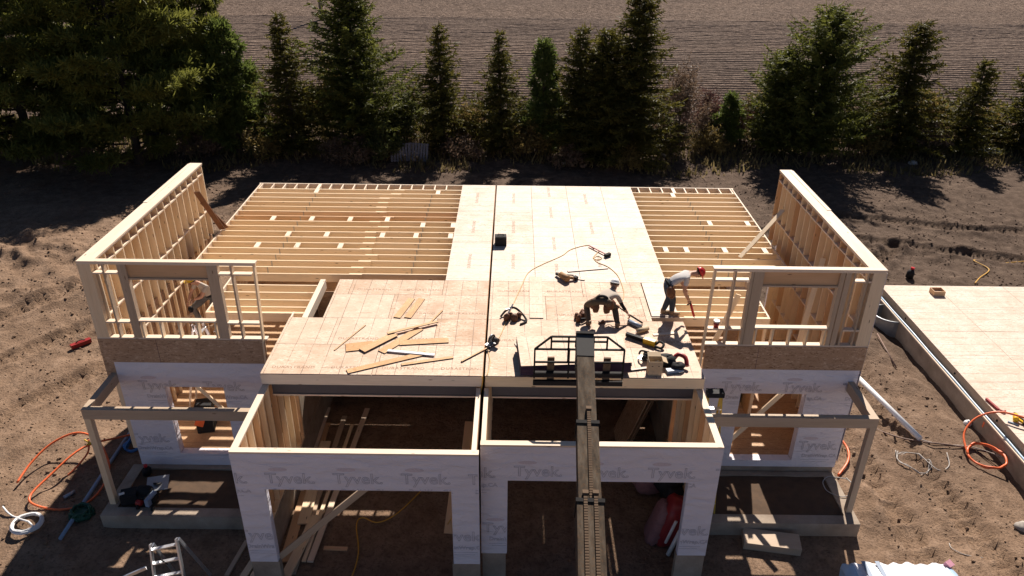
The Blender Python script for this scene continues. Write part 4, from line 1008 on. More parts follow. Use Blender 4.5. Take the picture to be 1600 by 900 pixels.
# cardboard box of nails
Bx = thing('cardboard_box', (3.70,13.98,0), 'tall open cardboard box of nails near the deck front edge', 'box')
m = MB(); x0,x1,y0,y1 = 3.57,3.87,13.85,14.09
m.box(x0,x1,y0,y0+.006,.002,.36); m.box(x0,x1,y1-.006,y1,.002,.36); m.box(x0,x0+.006,y0+.006,y1-.006,.002,.36); m.box(x1-.006,x1,y0+.006,y1-.006,.002,.36); m.box(x0+.006,x1-.006,y0+.006,y1-.006,.002,.01)
m.build('carton', M['card'], Bx)
m = MB(); m.obox((x0+.15,y1+.06,.37),((1,0,0),(0,.95,.3),(0,-.3,.95)),(.29,.13,.005)); m.obox((x1+.05,y0+.12,.35),((.9,0,-.4),(0,1,0),(.4,0,.9)),(.12,.22,.005)); m.build('flap', M['card'], Bx)
m = MB()
for k in range(14): a = (x0+.03+random.random()*.24, y0+.03+random.random()*.18, .16+random.random()*.1); m.beam(a, (a[0]+random.uniform(-.1,.1), a[1]+random.uniform(-.08,.08), a[2]+.05), .012, .012)
m.build('nails', M['alu_grey'], Bx)
m = MB(); 
for xx in (x0+.06, x0+.2): m.box(xx, xx+.035, y0-.003, y0-.0005, .24, .255)
m.build('print', M['black'], Bx)
# bag of gear
G = thing('gear_bag', (4.2,14.2,0), 'pile of black and red gear with a folded bag by the deck corner', 'gear')
m = MB(); m.blob((4.05,14.3,.10),(.22,.16,.14),None,0,12,7,.15,.8); m.blob((4.25,14.12,.07),(.18,.12,.10),None,0,10,6,.15,.8); m.build('bag', M['black'], G)
m = MB(); m.tube([(4.18,14.32,.10),(4.3,14.38,.22),(4.45,14.28,.20),(4.46,14.12,.08)], .05, 8, smooth_pts=3); m.build('strap', M['dark_red'], G)
m = MB(); m.rbox((4.12,14.0,.045),(.26,.12,.07),.2); m.build('pouch', M['blue_grey'], G, bevel=.02)
m = MB(); m.rbox((4.30,14.0,.05),(.12,.1,.02),.4,.2); m.build('label_tag', M['white_plastic'], G)
m = MB(); m.rbox((2.78,16.1,.03),(.14,.07,.06),.4); tag(m.build('wood_block', M['leather'], bevel=.01), 'little brown wood block between the legs of the bent over worker', 'block')
# paint cup on the right window sill
m = MB(); m.tube([(5.30,15.20,.46),(5.30,15.20,.60)], [.055,.068], 14); cpo = m.build('paper_cup', M['dark_red']); tag(cpo, 'red paper cup with white rim standing on a block in the right front wall', 'cup')
m = MB(); m.tube([(5.30,15.20,.60),(5.30,15.20,.635)], [.075,.07], 14); m.build('lid', M['white_plastic'], cpo)
# leaning planks against the left side wall
m = MB(); m.beam((-8.52,20.72,1.50),(-8.27,21.45,.02),.03,.17,(1,0,.2)); m.beam((-8.50,20.9,1.1),(-8.20,21.62,.0),.025,.12,(1,0,.3)); tag(m.build('leaning_plank', M['leather']), 'pair of rough brown planks leaning at the far end of the left wall', 'plank')

# ------------------------------------------------------------------ people
def smooth_skin(J, E, rad, root):
    names = list(J); idx = {n: i for i, n in enumerate(names)}
    me = bpy.data.meshes.new('skel'); me.from_pydata([J[n] for n in names], [(idx[a], idx[b]) for a, b in E], [])
    ob = bpy.data.objects.new('skel', me); COL.objects.link(ob)
    sk = ob.modifiers.new('skin', 'SKIN'); sk.branch_smoothing = .4; sk.use_smooth_shade = True
    ly = me.skin_vertices[0].data if me.skin_vertices else None
    if ly is None:
        bm = bmesh.new(); bm.from_mesh(me); lay = bm.verts.layers.skin.verify(); bm.to_mesh(me); bm.free(); ly = me.skin_vertices[0].data
    for n in names:
        r = rad[n]; ly[idx[n]].radius = (r, r) if not hasattr(r, '__len__') else r; ly[idx[n]].use_root = (n == root); ly[idx[n]].use_loose = False
    sb = ob.modifiers.new('sub', 'SUBSURF'); sb.levels = 2; sb.render_levels = 2
    dg = bpy.context.evaluated_depsgraph_get(); out = bpy.data.meshes.new_from_object(ob.evaluated_get(dg))
    bpy.data.objects.remove(ob); return out
def seg_d(P, a, b):
    a, b = np.array(a), np.array(b); d = b-a; t = np.clip(((P-a)@d)/(d@d), 0, 1); return np.linalg.norm(P-a-t[:,None]*d, axis=1)
def hand(mb, wrist, elbow, palmdir, grip_to=None, mi=0, curl=1.0, flip=1):
    w = Vector(wrist); d = (w-Vector(elbow)).normalized(); n = Vector(palmdir); n = (n-d*n.dot(d)).normalized(); sd = d.cross(n)*flip
    pc = w+d*.05; mb.blob(tuple(pc), (.052,.042,.022), Matrix((d, sd, n)).transposed(), mi, 10, 6)
    for k, (o, l) in enumerate(((-.033,.070),(-.011,.080),(.011,.076),(.033,.060))):
        b = w+d*.085+sd*o; p1 = b+d*l*.45*(1-.3*curl)+n*l*.35*curl; p2 = p1+d*l*.1+n*l*.45*curl; p3 = p2-d*l*.3*curl+n*l*.15
        mb.tube([tuple(w+d*.05+sd*o*.8), tuple(b), tuple(p1), tuple(p2), tuple(p3)], [.010,.010,.0095,.009,.007], 6, mi, smooth_pts=2)
    b = w+d*.03-sd*.036; mb.tube([tuple(b), tuple(b+d*.03-sd*.018+n*.012), tuple(b+d*.05-sd*.008+n*.036)], [.013,.011,.008], 6, mi, smooth_pts=2)
def person(label, J, legmat, shirtmat, hatmat, sleeve='short', facing=(1,0,0), up=(0,0,1), belt=True, feetdir=((1,0),(1,0)), palms=((0,0,-1),(0,0,-1)), dark_sleeve=None, group='carpenters at work on the house'):
    base = (sum(J[k][0] for k in ('aL','aR'))/2, sum(J[k][1] for k in ('aL','aR'))/2, min(J['aL'][2], J['aR'][2])-.09)
    Pn = thing('person', base, label, 'person', group)
    J = dict(J)
    mid = lambda a, b, t: tuple(np.array(J[a])*(1-t)+np.array(J[b])*t)
    J['spine'] = mid('pelvis', 'chest', .5)
    for s_ in 'LR':
        J['thigh'+s_] = mid('h'+s_, 'k'+s_, .45); J['calf'+s_] = mid('k'+s_, 'a'+s_, .35); J['ua'+s_] = mid('s'+s_, 'e'+s_, .5); J['fa'+s_] = mid('e'+s_, 'w'+s_, .35)
        J['heel'+s_] = (J['a'+s_][0]-feetdir[0 if s_=='L' else 1][0]*.05, J['a'+s_][1]-feetdir[0 if s_=='L' else 1][1]*.05, J['a'+s_][2]-.045)
    E = [('pelvis','spine'),('spine','chest'),('chest','neck'),('neck','head'),('head','crown')]
    rad = dict(pelvis=(.155,.125), spine=(.145,.115), chest=(.165,.125), neck=.062, head=.088, crown=.078)
    for s_ in 'LR':
        E += [('pelvis','h'+s_),('h'+s_,'thigh'+s_),('thigh'+s_,'k'+s_),('k'+s_,'calf'+s_),('calf'+s_,'a'+s_),('chest','s'+s_),('s'+s_,'ua'+s_),('ua'+s_,'e'+s_),('e'+s_,'fa'+s_),('fa'+s_,'w'+s_)]
        rad.update({'h'+s_:.105,'thigh'+s_:.108,'k'+s_:.084,'calf'+s_:.084,'a'+s_:.064,'s'+s_:.072,'ua'+s_:.060,'e'+s_:.045,'fa'+s_:.045,'w'+s_:.030})
    Jb = {k: v for k, v in J.items() if not k.startswith('heel')}
    me = smooth_skin(Jb, E, rad, 'pelvis')
    nv = len(me.vertices); co = np.empty(nv*3); me.vertices.foreach_get('co', co); co = co.reshape(-1,3)
    segs = [('pelvis','chest',1),('chest','neck',1)]
    cand = [(seg_d(co, J['neck'], J['crown'])-.02, 0), (seg_d(co, mid('pelvis','chest',.42), J['chest'])-.08, 1), (seg_d(co, J['pelvis'], mid('pelvis','chest',.2))-.08, 2), (seg_d(co, J['chest'], J['neck']), 1)]
    for s_ in 'LR':
        cand += [(seg_d(co, J['pelvis'], J['h'+s_])-.02, 2),(seg_d(co, J['h'+s_], J['k'+s_])-.03, 2),(seg_d(co, J['k'+s_], J['a'+s_]), 2),(seg_d(co, J['chest'], J['s'+s_]), 1),(seg_d(co, J['s'+s_], mid('s'+s_,'e'+s_,.55)), 1),
                 (seg_d(co, mid('s'+s_,'e'+s_,.6), J['e'+s_])+.005, 3 if dark_sleeve else 0),(seg_d(co, J['e'+s_], mid('e'+s_,'w'+s_,.5)), 3 if dark_sleeve else 0),(seg_d(co, mid('e'+s_,'w'+s_,.5), J['w'+s_]), 0)]
    D = np.stack([c[0] for c in cand]); lab = np.array([c[1] for c in cand])[D.argmin(0)]
    b = MB(); b.mesh(me, 0)
    for fi, p in enumerate(me.polygons):
        ls = lab[list(p.vertices)]; b.m[fi] = int(np.bincount(ls).argmax()); b.smooth[fi] = True
    # face: nose, ears, eyes, mouth on the head
    f = Vector(facing).normalized(); hd = Vector(J['head']); cr = Vector(J['crown']); u = (cr-hd).normalized(); f = (f-u*f.dot(u)).normalized(); sd = u.cross(f); hc = (hd+cr)/2
    b.blob(tuple(hc+f*.098-u*.018), (.018,.02,.02), None, 0, 8, 5)
    for q in (-1, 1):
        b.blob(tuple(hc+sd*q*.088), (.018,.018,.032), None, 0, 8, 5); b.blob(tuple(hc+f*.083+sd*q*.034+u*.008), .0115, None, 4, 6, 4)
    b.blob(tuple(hc+f*.086-u*.058), (.022,.022,.008), None, 5, 8, 4)
    for s_, pd in zip('LR', palms): hand(b, J['w'+s_], J['e'+s_], pd, mi=0, flip=1 if s_ == 'L' else -1)
    b.build('body', [M['skin'], M[shirtmat], M[legmat], M[dark_sleeve or 'skin'], M['black'], M['dark_red']], Pn)
    # boots
    for s_, fd in zip('LR', feetdir):
        a = Vector(J['a'+s_]); fd = Vector((fd[0], fd[1], 0)).normalized(); z0 = a.z-.085
        m = MB(); m.tube([tuple(a+Vector((0,0,.06))), tuple(a), tuple((a.x,a.y,z0+.05))], [.062,.064,.062], 10)
        m.blob((a.x+fd.x*.07, a.y+fd.y*.07, z0+.038), (.145,.052,.045), Matrix.Rotation(math.atan2(fd.y, fd.x), 3, 'Z'), 0, 12, 6, 0, .8)
        m.build('boot', M['boot'], Pn)
    # hard hat: dome, brim, ridge
    Rm = Matrix((f, sd, u)).transposed(); c = cr+u*.006
    m = MB(); m.blob(tuple(c), (.135,.115,.112), Rm, 0, 16, 6, half=True); 
    m.tube([tuple(c+f*(.145*math.cos(a)+(.045 if math.cos(a) > .3 else 0)*math.cos(a))+sd*.124*math.sin(a)-u*.004) for a in np.linspace(0,2*math.pi,20)[:-1]], .012, 6, closed=True)
    m.tube([tuple(c+f*.125*math.cos(a)+u*.112*math.sin(a)) for a in np.linspace(.1,math.pi-.1,9)], .012, 6)
    m.build('hard_hat', M[hatmat], Pn)
    m = MB(); m.tube([tuple(c+f*.105*math.cos(a)+sd*.098*math.sin(a)-u*.03) for a in np.linspace(.9,2*math.pi-.9,14)], .02, 6); m.build('hair', M['hair'], Pn)
    if belt:
        pv = Vector(J['pelvis']); sp = (Vector(J['chest'])-pv).normalized(); hl = (Vector(J['hL'])-Vector(J['hR'])).normalized(); fr = hl.cross(sp).normalized(); c = pv+sp*.05
        m = MB(); m.tube([tuple(c+hl*.138*math.cos(a)+fr*.112*math.sin(a)) for a in np.linspace(0,2*math.pi,18)[:-1]], .034, 6, closed=True); bl = m.build('tool_belt', M['black'], Pn)
        for q, ang in ((1,.1),(-1,-.1),(1,.8),(-1,-.9)):
            p = c+hl*q*.20*math.cos(ang)+fr*.17*math.sin(ang)*q*(1 if q > 0 else 1)-Vector((0,0,.11))
            m = MB(); m.blob(tuple(p), (.088,.075,.135), None, 0, 10, 6, .08, .75); m.build('pouch', M['leather'], bl)
    return Pn
# red hatted worker, bent double with a caulking gun
JB = dict(pelvis=(4.34,16.45,.90), chest=(4.72,16.44,1.19), neck=(4.90,16.44,1.225), head=(5.00,16.43,1.20), crown=(5.10,16.43,1.25),
          hL=(4.36,16.56,.87), kL=(4.47,16.58,.47), aL=(4.36,16.60,.088), hR=(4.36,16.34,.87), kR=(4.55,16.52,.46), aR=(4.56,16.54,.088),
          sL=(4.78,16.60,1.17), eL=(4.74,16.72,.88), wL=(4.84,16.66,.66), sR=(4.78,16.27,1.17), eR=(4.72,16.22,.85), wR=(4.86,16.24,.58))
PB = person('worker in a red hard hat and jeans bending with a caulking gun', JB, 'jeans', 'shirt_grey', 'red', facing=(.85,0,-.55), feetdir=((1,.15),(1,-.1)), palms=((.2,-1,0),(.2,1,0)))
G = thing('caulking_gun', (4.98,16.25,.2), 'red caulking gun in the hand of the red hatted worker', 'caulking gun')
m = MB(); m.tube([(4.93,16.25,.47),(5.05,16.26,.13)], .030, 10); m.build('cartridge', M['red'], G)
m = MB(); m.tube([(5.05,16.26,.13),(5.09,16.26,.03)], [.014,.004], 8); m.build('nozzle', M['white_plastic'], G)
m = MB(); m.beam((4.93,16.25,.47),(4.90,16.25,.55),.05,.04); m.beam((4.92,16.25,.50),(4.84,16.25,.44),.03,.02); m.tube([(4.91,16.25,.52),(4.84,16.25,.72)], .007, 6); m.build('handle', M['black_steel'], G)
# bent over worker in the middle, seen from behind, levering with a long bar
JA = dict(pelvis=(2.72,16.02,.66), chest=(2.98,16.36,.70), neck=(3.06,16.51,.70), head=(3.09,16.60,.72), crown=(3.11,16.65,.82),
          hL=(2.58,16.03,.63), kL=(2.40,16.26,.40), aL=(2.46,15.98,.088), hR=(2.86,15.99,.63), kR=(3.08,16.20,.40), aR=(3.14,15.90,.088),
          sL=(2.86,16.48,.67), eL=(2.98,16.64,.44), wL=(3.16,16.52,.30), sR=(3.14,16.29,.66), eR=(3.28,16.25,.40), wR=(3.42,16.20,.21))
PA = person('worker in a white hard hat and olive trousers bent over seen from behind', JA, 'olive', 'shirt_cream', 'white_plastic', facing=(.1,.6,-.8), feetdir=((-.1,1),(.15,1)), palms=((0,0,-1),(0,0,-1)), dark_sleeve='black')
m = MB(); m.tube([(3.06,16.36,.42),(3.30,16.27,.27),(3.50,16.19,.16),(3.74,16.08,.04)], .015, 8); m.tube([(3.50,16.19,.16),(3.78,16.06,.03)], [.024,.02], 8); tag(m.build('pry_bar', M['black_steel']), 'long dark bar held low by the worker in the white hard hat', 'pry bar')
# worker with the yellow hat inside the stairwell
JC = dict(pelvis=(-7.16,17.25,.02), chest=(-7.27,17.15,.36), neck=(-7.36,17.08,.47), head=(-7.42,17.03,.49), crown=(-7.45,17.01,.60),
          hL=(-7.26,17.2,-.02), kL=(-7.55,17.0,-.22), aL=(-7.45,17.05,-.62), hR=(-7.06,17.25,-.02), kR=(-7.14,17.1,-.42), aR=(-7.10,17.2,-.82),
          sL=(-7.45,17.22,.38), eL=(-7.60,17.2,.14), wL=(-7.66,17.05,-.06), sR=(-7.14,17.08,.36), eR=(-7.24,16.92,.14), wR=(-7.45,16.92,.06))
PC = person('worker in a yellow hard hat climbing in the left stairwell', JC, 'grey_trousers', 'shirt_cream', 'yellow_bright', facing=(-.8,-.4,-.5), feetdir=((-1,-.4),(-1,-.3)), palms=((.3,-.5,-1),(0,0,-1)), belt=True)
m = MB(); m.blob((-7.59,16.96,-.24),(.08,.075,.09),None,0,10,6); m.build('knee_pad', M['black'], PC)
SL = thing('step_ladder', (-7.3,17.15,-3.37), 'step ladder under the yellow hatted worker in the left stairwell', 'ladder')
m = MB()
for y in (16.95, 17.4):
    m.beam((-7.62,y,-.72),(-6.9+.0,y,-3.36),.03,.07); m.beam((-7.62,y,-.72),(-8.2,y,-3.36),.03,.05)
m.build('rail', M['alu'], SL)
for k in range(9):
    t = k/9; q = MB(); x = -7.62+(.72)*t; z = -.72-2.64*t; q.box(x-.04+(0 if k else -.02), x+.05, 16.96, 17.39, z-.02, z+.01); q.build('rung', M['alu'], SL)
q = MB(); q.box(-7.14, -7.0, 16.98, 17.37, -.925, -.905); q.build('step', M['alu'], SL)

# ------------------------------------------------------------------ the yard
def ring(c, r, z, turns=3, jit=.05, tails=None, n=18, sq=1.0, seed=0):
    rg = random.Random(seed); pts = []
    for i in range(int(turns*n)):
        a = 2*math.pi*i/n; rr = r*(1+rg.uniform(-jit,jit)); pts.append((c[0]+rr*math.cos(a), c[1]+rr*sq*math.sin(a), z+.006*(i//n)*2+rg.uniform(0,.02)))
    return pts
def gh(x, y): return GZ+float(ground_h(np.array([x]), np.array([y]))[0])
def ghose(pts, r, mat, label, name, cat, k=6, lift=.0, group=None):
    m = MB(); P = [(p[0], p[1], gh(p[0],p[1])+r+.012+(p[2] if len(p) > 2 else 0)+lift) for p in pts]
    m.tube(P, r, 7, smooth_pts=k); return tag(m.build(name, M[mat]), label, cat, group)
OC = 'orange conduit coils'
ghose([(-8.6,16.6,.05),(-9.3,16.65,.1),(-9.85,16.3,.2),(-10.45,15.5,.4),(-10.9,14.6,.25),(-11.05,14.0,.1),(-10.8,13.75,.05),(-10.2,13.75),(-9.7,14.0),(-9.55,14.6,.05),(-9.7,15.2,.2),(-10.2,15.75,.5),(-10.8,15.95,.5),(-11.4,15.75,.35),(-11.7,15.2,.2),(-11.75,14.6,.1)], .028, 'orange', 'orange conduit sprung open in wide loops on the soil left of the porch', 'conduit_coil', 'conduit', group=OC)
ghose([(-10.42,15.75,.5),(-10.3,15.4,.35),(-10.45,15.0,.15),(-10.6,14.85,.03)], .024, 'orange', 'short curved orange conduit end inside the left loops', 'conduit_piece', 'conduit')
ghose([(-10.5,15.72,.5),(-10.32,15.66,.48),(-10.15,15.7,.47),(-10.4,15.6,.46)], .02, 'yellow_bright', 'yellow tape tied on the left conduit loops', 'tape', 'tape')
ghose([(p[0],p[1],p[2]+max(0,(p[0]-13.1)*.35)) for p in ring((13.33,16.05),.46,.04,2.4,.03,seed=4)], .03, 'orange', 'orange conduit coil lying against the neighbouring foundation', 'conduit_coil', 'conduit', group=OC)
ghose([(12.86,16.1,.06),(13.0,16.7,.25),(13.4,17.0,.6),(13.9,16.95,.92),(14.4,16.65,.86),(14.8,16.5,.78)], .028, 'orange', 'orange conduit arching up over the foundation edge', 'conduit_piece', 'conduit')
ghose([(9.25,17.3,.1),(9.5,17.2,.12),(9.75,17.1,.05)], .03, 'orange', 'straight orange conduit stub behind the right porch', 'conduit_piece', 'conduit')
ghose([(9.1,15.3,.02),(9.5,15.75,.08),(9.72,16.3,.12),(9.6,16.8,.1),(9.3,17.1,.05)], .032, 'orange', 'orange conduit bowed around the right house corner', 'conduit_piece', 'conduit')
# white hose coil
m = MB(); c = (-10.7,13.2); z = gh(*c)
for k in range(6): m.tube([(p[0], p[1], p[2]) for p in ring(c, .34-.022*(k % 3), z+.04+.03*(k//2), 1, .02, seed=k, sq=.95)], .021, 7, closed=True)
m.tube([(-10.9,13.45,z+.06),(-11.1,13.42,z+.04),(-11.35,13.55,z+.04),(-11.6,13.75,z+.05)], .021, 7, smooth_pts=4); m.tube([(-10.95,13.3,z+.12),(-10.65,13.2,z+.13),(-10.45,13.05,z+.12)], .021, 7)
tag(m.build('hose_coil', M['white_plastic']), 'coil of white pipe lying on the soil at the lower left', 'hose coil')
# long blue grey pipe and level
m = MB(); m.tube([(-9.73,12.8,gh(-9.7,12.8)+.05),(-9.78,14.6,gh(-9.7,14.6)+.07),(-9.86,16.9,gh(-9.8,16.9)+.10)], .045, 10); tag(m.build('long_pipe', M['blue_grey']), 'long blue grey pipe lying beside the left porch', 'pipe')
m = MB(); m.beam((-9.62,15.9,gh(-9.6,15.9)+.16),(-9.72,17.7,gh(-9.7,17.7)+.2),.05,.12); lv = m.build('spirit_level', M['blue'],bevel=.008); tag(lv, 'blue spirit level leaning beside the left house wall', 'level')
m = MB(); m.box(-9.72,-9.63,16.75,16.9,gh(-9.6,16.8)+.13,gh(-9.6,16.8)+.25); m.build('vial', M['yellow_bright'], lv)
m = MB(); m.tube([(-9.5,15.9,gh(-9.5,15.9)+.05),(-9.75,16.1,gh(-9.7,16.1)+.1),(-9.5,16.3,gh(-9.5,16.3)+.15),(-9.3,16.05,gh(-9.3,16)+.08)], .04, 8, smooth_pts=4, closed=True); tag(m.build('strap_coil', M['blue']), 'coiled blue strap beside the left porch', 'strap')
m = MB(); z = gh(-10.27,14.25); m.tube([(-10.36,14.15,z+.05),(-10.2,14.38,z+.05)], .05, 10); tag(m.build('short_pipe', M['alu_grey']), 'short grey pipe stub in the shadow inside the orange loops', 'pipe')
m = MB(); z = gh(-9.64,13.6)
for k in range(8):
    a = k*.8; m.tube([(-9.64+.3*math.cos(a),13.6+.22*math.sin(a),z+.02),(-9.64+.2*math.cos(a+1),13.6+.2*math.sin(a+1),z+.22),(-9.64+.3*math.cos(a+2.4),13.6+.25*math.sin(a+2.4),z+.05)], .03, 6, smooth_pts=4)
m.blob((-9.64,13.6,z+.06),(.3,.24,.1),None,0,12,6,.15); tag(m.build('net_heap', M['green']), 'heap of dark green netting on the long pipe', 'netting')
# tools on the left porch
Tp = thing('table_saw', (-8.35,13.75,-3.74), 'black and red bench saw lying in the shade on the left porch', 'saw')
m = MB(); m.rbox((-8.5,13.8,-3.60),(.36,.3,.26),.3); m.rbox((-8.1,13.78,-3.62),(.5,.22,.12),-.1); m.blob((-8.2,13.95,-3.56),(.22,.14,.12),None,0,10,6,.1,.8); m.build('housing', M['black'], Tp, bevel=.02)
m = MB(); m.tube([(-8.25,13.62,-3.62),(-8.12,13.6,-3.62)], .07, 14); m.rbox((-8.55,13.66,-3.6),(.12,.02,.18),.3); m.build('motor', M['dark_red'], Tp)
m = MB(); m.rbox((-7.95,13.72,-3.6),(.1,.35,.2),-.2); m.build('fence', M['blue_grey'], Tp)
for dx, dy in ((-.12,-.15),(.25,-.2)):
    m = MB(); m.tube([(-8.1+dx,13.68+dy,-3.68),(-8.05+dx,13.68+dy,-3.68)], .06, 14); m.build('wheel', M['black'], Tp)
m = MB(); m.rbox((-8.62,13.72,-3.45),(.12,.05,.03),.5); m.build('switch', M['white_plastic'], Tp)
m = MB(); m.rbox((-7.98,14.2,-3.55),(.5,.42,.015),.25,.25); sp = m.build('drain_plate', M['alu_grey']); tag(sp, 'square grey plate with a round opening tilted on the left porch', 'plate')
m = MB(); m.tube([(-7.98,14.2,-3.543),(-7.98,14.203,-3.535)], .10, 18); m.build('opening', M['black_steel'], sp)
Jg = thing('canister', (-8.5,14.75,-3.74), 'small black canister with a red cap on the left porch corner', 'canister')
m = MB(); m.tube([(-8.5,14.75,-3.735),(-8.5,14.75,-3.6),(-8.5,14.75,-3.52)], [.11,.11,.05], 14); m.build('body', M['black'], Jg)
m = MB(); m.tube([(-8.5,14.75,-3.52),(-8.5,14.75,-3.46)], .045, 12); m.build('cap', M['red'], Jg)
# red case on the soil at left
z = gh(-13.45,21.15); m = MB(); m.rbox((-13.45,21.15,z+.09),(.62,.16,.13),R(48)); rc = m.build('tool_case', M['dark_red'], bevel=.03); tag(rc, 'long dark red case lying on the ridged soil left of the house', 'case')
m = MB(); m.tube([(-13.55,21.04,z+.15),(-13.5,21.1,z+.2),(-13.4,21.2,z+.2),(-13.35,21.27,z+.15)], .015, 6, smooth_pts=3); m.build('handle', M['black'], rc)
# aluminium ladder, lower left
Ld = thing('step_ladder', (-6.2,10.7,GZ), 'aluminium ladder standing in front of the left porch', 'ladder')
zl = gh(-6.2,10.8)
for (xt, yt, xb, yb) in ((-6.70,11.28,-6.62,10.75),(-6.24,11.44,-6.02,10.9)):
    m = MB(); m.beam((xt,yt,-2.50),(xb,yb,zl+.02),.035,.085,(0,1,0)); m.build('rail', M['alu'], Ld)
    m = MB(); m.beam((xt+.02,yt+.05,-2.56),(xb+.05,yb+1.0,zl+.02),.03,.07,(0,1,0)); m.build('rear_rail', M['alu'], Ld)
for k in range(6):
    t = (k*.29+.12)/1.6; a = Vector((-6.70,11.28,-2.5)).lerp(Vector((-6.62,10.75,zl)), t); b = Vector((-6.24,11.44,-2.5)).lerp(Vector((-6.02,10.9,zl)), t)
    m = MB(); m.beam(a, b, .075, .03); m.build('rung', M['alu'], Ld)
m = MB(); m.tube([(-6.55,11.2,-2.82),(-6.4,11.18,-2.96)], .014, 6); m.build('strap', M['black'], Ld)
m = MB(); m.beam((-7.0,10.62,-2.72),(-6.6,10.78,-2.62),.03,.07); m.build('spreader', M['alu'], Ld)
# yellow stepladder in the gap by the right garage
Ly = thing('step_ladder', (5.4,14.3,-3.74), 'yellow step ladder with black cap beside the right garage wall', 'ladder')
m = MB(); m.box(4.96,5.34,13.92,14.12,-.62,-.50); m.build('top_cap', M['black'], Ly, bevel=.02)
for xt, xb in ((5.0,4.92),(5.30,5.46)):
    m = MB(); m.beam((xt,14.0,-.62),(xb,14.0-.38,-3.77),.03,.08,(0,1,0)); m.build('rail', M['yellow'], Ly)
    m = MB(); m.beam((xt,14.08,-.62),(xb,14.75,-3.77),.03,.06,(0,1,0)); m.build('rear_rail', M['yellow'], Ly)
for k in range(9):
    t = (k+1)/10; m = MB(); m.beam((5.0-.08*t,14.0-.38*t,-.62-3.15*t),(5.30+.16*t,14.0-.38*t,-.62-3.15*t),.09,.03); m.build('rung', M['alu'], Ly)
# white pipe, rods, cables on the right
z0, z1 = gh(11.2,19.4), gh(11.85,16.7); m = MB(); m.tube([(10.95,19.9,z0+.45),(11.85,16.7,z1+.07)], .075, 14); tag(m.build('long_pipe', M['white_plastic']), 'long white plastic pipe on the soil between the houses', 'pipe')
m = MB(); m.tube([(12.95,22.2,gh(12.95,22.2)+.15),(12.85,20.4,gh(12.85,20.4)+.05)], .022, 8); tag(m.build('metal_rod', M['cable_brown']), 'thin brown rod lying near the window well', 'rod')
ghose([(10.9,17.8),(11.0,17.4,.05),(11.4,16.95),(11.9,16.65),(12.6,16.5,.05),(13.3,16.4),(13.8,16.35,.1)], .020, 'cable_brown', 'dark brown cable trailing toward the foundation', 'cable', 'cable')
ghose([(11.9,16.75),(12.4,16.6),(13.2,16.5),(13.9,16.2,.05),(14.0,15.6)], .014, 'cable_grey', 'thin grey cable beside the dark brown one', 'cable', 'cable')
ghose(ring((11.3,15.9),.42,.02,2.2,.10,seed=9,sq=1.1)+[(11.8,15.55),(12.2,15.75),(12.35,16.2,.05)], .013, 'cable_grey', 'tangled loop of thin grey wire on the soil', 'wire_coil', 'wire')
ghose(ring((8.75,14.55),.35,.38,1.2,.06,seed=3), .012, 'cable_grey', 'ring of thin wire hung over the right porch edge', 'wire_coil', 'wire')
ghose([(11.35,19.6,.1),(11.1,19.1,.1),(10.95,18.7,.05)], .03, 'rust', 'bent rusty stub poking out by the white pipe', 'metal_rod', 'rod')
ghose([(10.9,13.1),(10.85,12.9),(11.05,12.72),(11.4,12.6)], .010, 'cable_grey', 'bit of bent wire by the wrapped bundle', 'wire', 'wire')
z = gh(13.78,17.7); m = MB(); m.blob((13.72,17.68,z+.08),(.11,.11,.10),None,0,12,8); m.tube([(13.72,17.68,z+.15),(13.72,17.68,z+.2)], .03, 8); tag(m.build('jug', M['white_plastic']), 'round pale jug at the foot of the neighbouring foundation', 'jug')
z = gh(16.1,26.7); Jr = thing('canister', (16.1,26.7,z), 'black canister with a red cap on the dark soil behind the foundation', 'canister')
m = MB(); m.tube([(16.1,26.7,z),(16.12,26.7,z+.22),(16.15,26.72,z+.34)], [.14,.14,.07], 12); m.build('body', M['black'], Jr); m = MB(); m.tube([(16.15,26.72,z+.34),(16.16,26.72,z+.42)], .07, 12); m.build('cap', M['red'], Jr)
ghose([(18.4,26.2,.02),(19.0,26.9),(19.8,27.7),(19.6,28.5),(20.6,28.6),(22.0,28.7)], .02, 'hose_yellow', 'yellow hose lying on the dark soil behind the foundation', 'garden_hose', 'hose')
# things on the neighbouring deck
Bq = thing('wooden_box', (15.75,24.1,-3.35), 'shallow open wooden box on the neighbouring deck', 'box')
m = MB(); z = -3.348
for a in ((15.55,15.95,23.95,23.97),(15.55,15.95,24.27,24.29),(15.55,15.57,23.97,24.27),(15.93,15.95,23.97,24.27)): m.box(a[0],a[1],a[2],a[3],z,z+.18)
m.box(15.57,15.93,23.97,24.27,z,z+.02); m.build('carton', M['lumber_brown'], Bq)
m = MB(); m.box(15.6,15.9,24.0,24.24,z+.021,z+.09); m.build('contents', M['leather'], Bq)
m = MB(); m.beam((14.05,17.75,-3.31),(14.12,17.25,-3.31),.06,.06); m.tube([(14.1,17.3,-3.31),(14.2,17.15,-3.3),(14.28,17.2,-3.31)], .025, 6, smooth_pts=3); tag(m.build('grease_gun', M['dark_red']), 'dark red tool at the near edge of the neighbouring deck', 'tool', 'tools on the neighbouring deck')
nailgun((14.35,16.85,-3.35), 1.1, 'yellow nail gun lying on the neighbouring deck')
m = MB(); m.blob((14.42,16.25,-3.28),(.10,.13,.07),None,0,10,6,.15,.8); m.tube([(14.4,16.3,-3.25),(14.5,16.5,-3.28),(14.62,16.45,-3.3)], .025, 6, smooth_pts=3); tag(m.build('leather_pouch', M['leather']), 'brown leather pouch on the neighbouring deck', 'pouch', 'tools on the neighbouring deck')
m = MB(); m.beam((14.1,16.75,-3.33),(14.3,16.6,-3.33),.04,.03); tag(m.build('pocket_knife', M['blue_grey']), 'small grey knife between tools on the neighbouring deck', 'tool', 'tools on the neighbouring deck')
